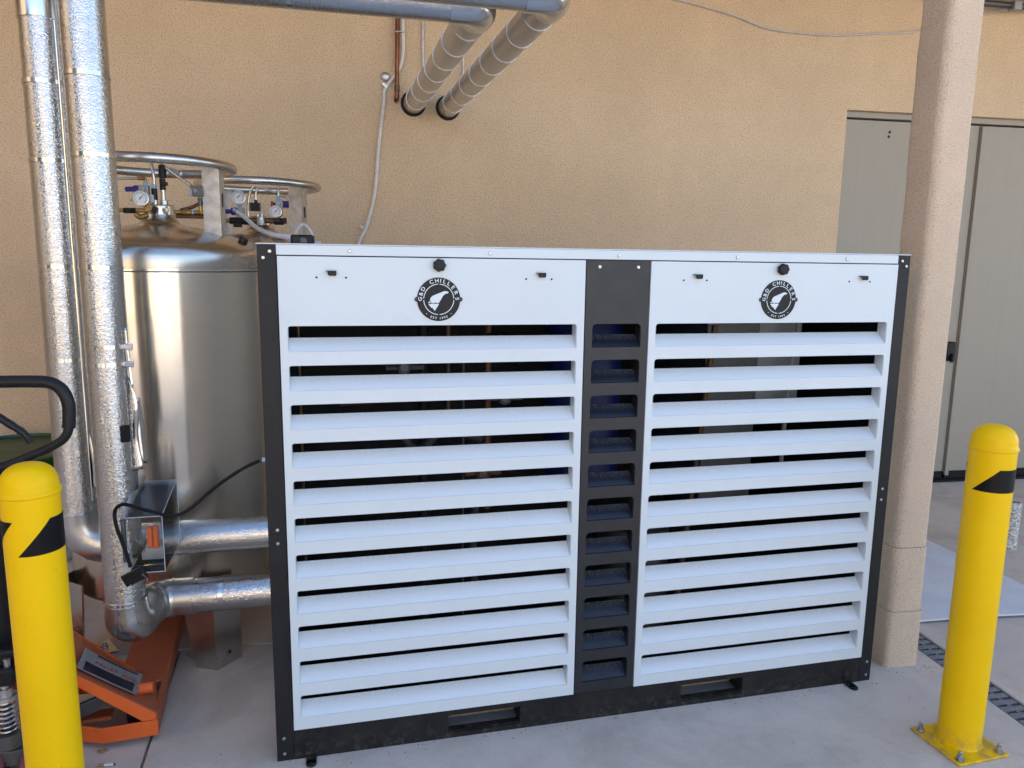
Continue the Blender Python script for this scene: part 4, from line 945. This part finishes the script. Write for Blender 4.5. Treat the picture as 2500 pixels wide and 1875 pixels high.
wtube('wall_cable', [(1.45, 4.222, 2.87), (1.663, 4.222, 2.84), (1.883, 4.222, 2.802), (2.007, 4.222, 2.777), (2.185, 4.222, 2.728), (2.389, 4.222, 2.714), (2.646, 4.222, 2.717), (2.907, 4.222, 2.744), (3.145, 4.222, 2.77), (3.5, 4.222, 2.85)], .0055, 'grey_hose', 'thin tan cable sagging across the stucco wall', 'cable')
CT = empty('conduit_rack', (0, 4.14, 0)); tag(CT, 'dark grey conduits under the canopy behind the column top', 'conduit')
for k, (z, y, r) in enumerate(((2.935, .02, .017), (2.975, -.02, .02), (3.02, .03, .017))): MB().cyl((3.2, y, z), (9, y, z - .05), r, 12).build('conduit_pipe', 'steel_dark', CT)
MB().box((3.72, .01, 2.925), (.05, .05, .05)).build('conduit_coupling', 'grey_cast', CT, bevel=.004)
MB().tube(smooth_path([(3.50, .06, 2.885), (3.60, .05, 2.90), (3.70, .03, 2.915)], 5), .004, 8).build('tie_wire', 'grey_cast', CT)

# ------------------------------------------------------------------ board, stub, tub, litter
n = 12; v = []
bd_pts = [(1.99, 2.468), (2.80, 2.440), (2.765, 3.40), (1.95, 3.42)]
for i in range(n + 1):
    for j in range(n + 1):
        s, t = i / n, j / n
        x = (bd_pts[0][0] * (1 - s) + bd_pts[1][0] * s) * (1 - t) + (bd_pts[3][0] * (1 - s) + bd_pts[2][0] * s) * t
        y = (bd_pts[0][1] * (1 - s) + bd_pts[1][1] * s) * (1 - t) + (bd_pts[3][1] * (1 - s) + bd_pts[2][1] * s) * t
        v.append((x, y, .0085 + .008 * math.sin(s * 3.1) * (1 - t) + .004 * math.sin(t * 5)))
f = [(i * (n + 1) + j, (i + 1) * (n + 1) + j, (i + 1) * (n + 1) + j + 1, i * (n + 1) + j + 1) for i in range(n) for j in range(n)]
o = MB().add(v, f).build('board', 'board_white', solid=.007); tag(o, 'scuffed white board lying flat on the floor behind the column', 'board')
o = MB().lathe([(.032, .0015), (.032, .235), (.030, .242), (.026, .243), (.026, .20)], (3.125, 3.130, 0), 28).build('post_stub', 'flaking_white'); tag(o, 'short flaking white post stub on the floor behind the right bollard', 'post')
GB = empty('storage_tub', (-1.68, 3.70, 0)); tag(GB, 'pale round tub with a dark green rim against the left wall', 'tub')
MB().lathe([(.25, .002), (.26, .01), (.295, .47), (.29, .47)], (0, 0, 0), 48).build('tub_body', 'translucent_bin', GB)
MB().lathe([(.292, .471), (.312, .473), (.316, .50), (.312, .520), (.300, .524), (.296, .512), (.24, .506), (.0, .512)], (0, 0, 0), 48, caps=False).build('tub_lid', 'green_plastic', GB)
def litter(name, pts, mat, label, cat, loc, rz, solid=.0006):
    o = MB().add(pts, [tuple(range(1, len(pts) - 0))] if False else [(0, i, i + 1) for i in range(1, len(pts) - 1)] + [(0, len(pts) - 1, 1)]).build(name, mat, solid=solid)
    o.location = loc; o.rotation_euler = (0, 0, rz); return tag(o, label, cat)
lp = [(0, 0, .004)] + [(.013 * (1 + .35 * math.cos(5 * a)) * math.cos(a), .009 * (1 + .3 * math.sin(3 * a)) * math.sin(a), .0015 + .003 * math.sin(2 * a) ** 2) for a in [k * math.pi / 9 for k in range(18)]]
litter('dry_leaf', lp, 'leaf_dry', 'dry curled tan leaf lying in front of the orange strap', 'leaf', (-.800, 2.118, .0005), .3)
CG = empty('cigarette_butt', (-.772, 2.050, .0045), -.05); tag(CG, 'half smoked cigarette butt on the concrete near the joint', 'cigarette')
MB().cyl((0, 0, 0), (.024, 0, 0), .0038, 12).build('paper', 'paper_white', CG); MB().cyl((-.017, 0, 0), (-.0002, 0, 0), .0037, 12).build('filter', 'filter_tan', CG); MB().cyl((.0242, 0, 0), (.027, 0, 0), .003, 10).build('ash_tip', 'rubber', CG)

# grit and crumbs gathered on the slab, thickest along the machine's base
gm = MB(); rg = random.Random(11); ca, sa = math.cos(rad(3.818)), math.sin(rad(3.818))
for k in range(420):
    if k < 230: u, d = rg.uniform(.0, 1.95), -abs(rg.gauss(0, .022)) - .004; x, y = -.3026 + u * ca - d * sa, 1.996 + u * sa + d * ca
    elif k < 300: x, y = rg.uniform(1.70, 1.92), 2.183 - abs(rg.gauss(0, .03))
    else: x, y = rg.uniform(-.85, 1.9), rg.uniform(1.75, 2.15)
    if k >= 300 and y > 1.97 + (x + .3) * .066 and -.32 < x < 1.66: continue
    r = rg.choice((.0008, .001, .0013, .0022)) * rg.uniform(.7, 1.3); a = rg.uniform(0, 6.3); e = rg.uniform(.4, 1)
    P = [(x + r * math.cos(a + q * 2.09) * (1 if q else e * 1.8), y + r * math.sin(a + q * 2.09), .0004) for q in range(3)]
    gm.add(P + [(x, y, .0004 + r * .8)], [(0, 1, 2), (0, 1, 3), (1, 2, 3), (2, 0, 3)])
o = gm.build('floor_grit', 'grit_brown', flat=True); tag(o, 'scattered grit and crumbs on the concrete along the machine base', 'grit', kind='stuff')
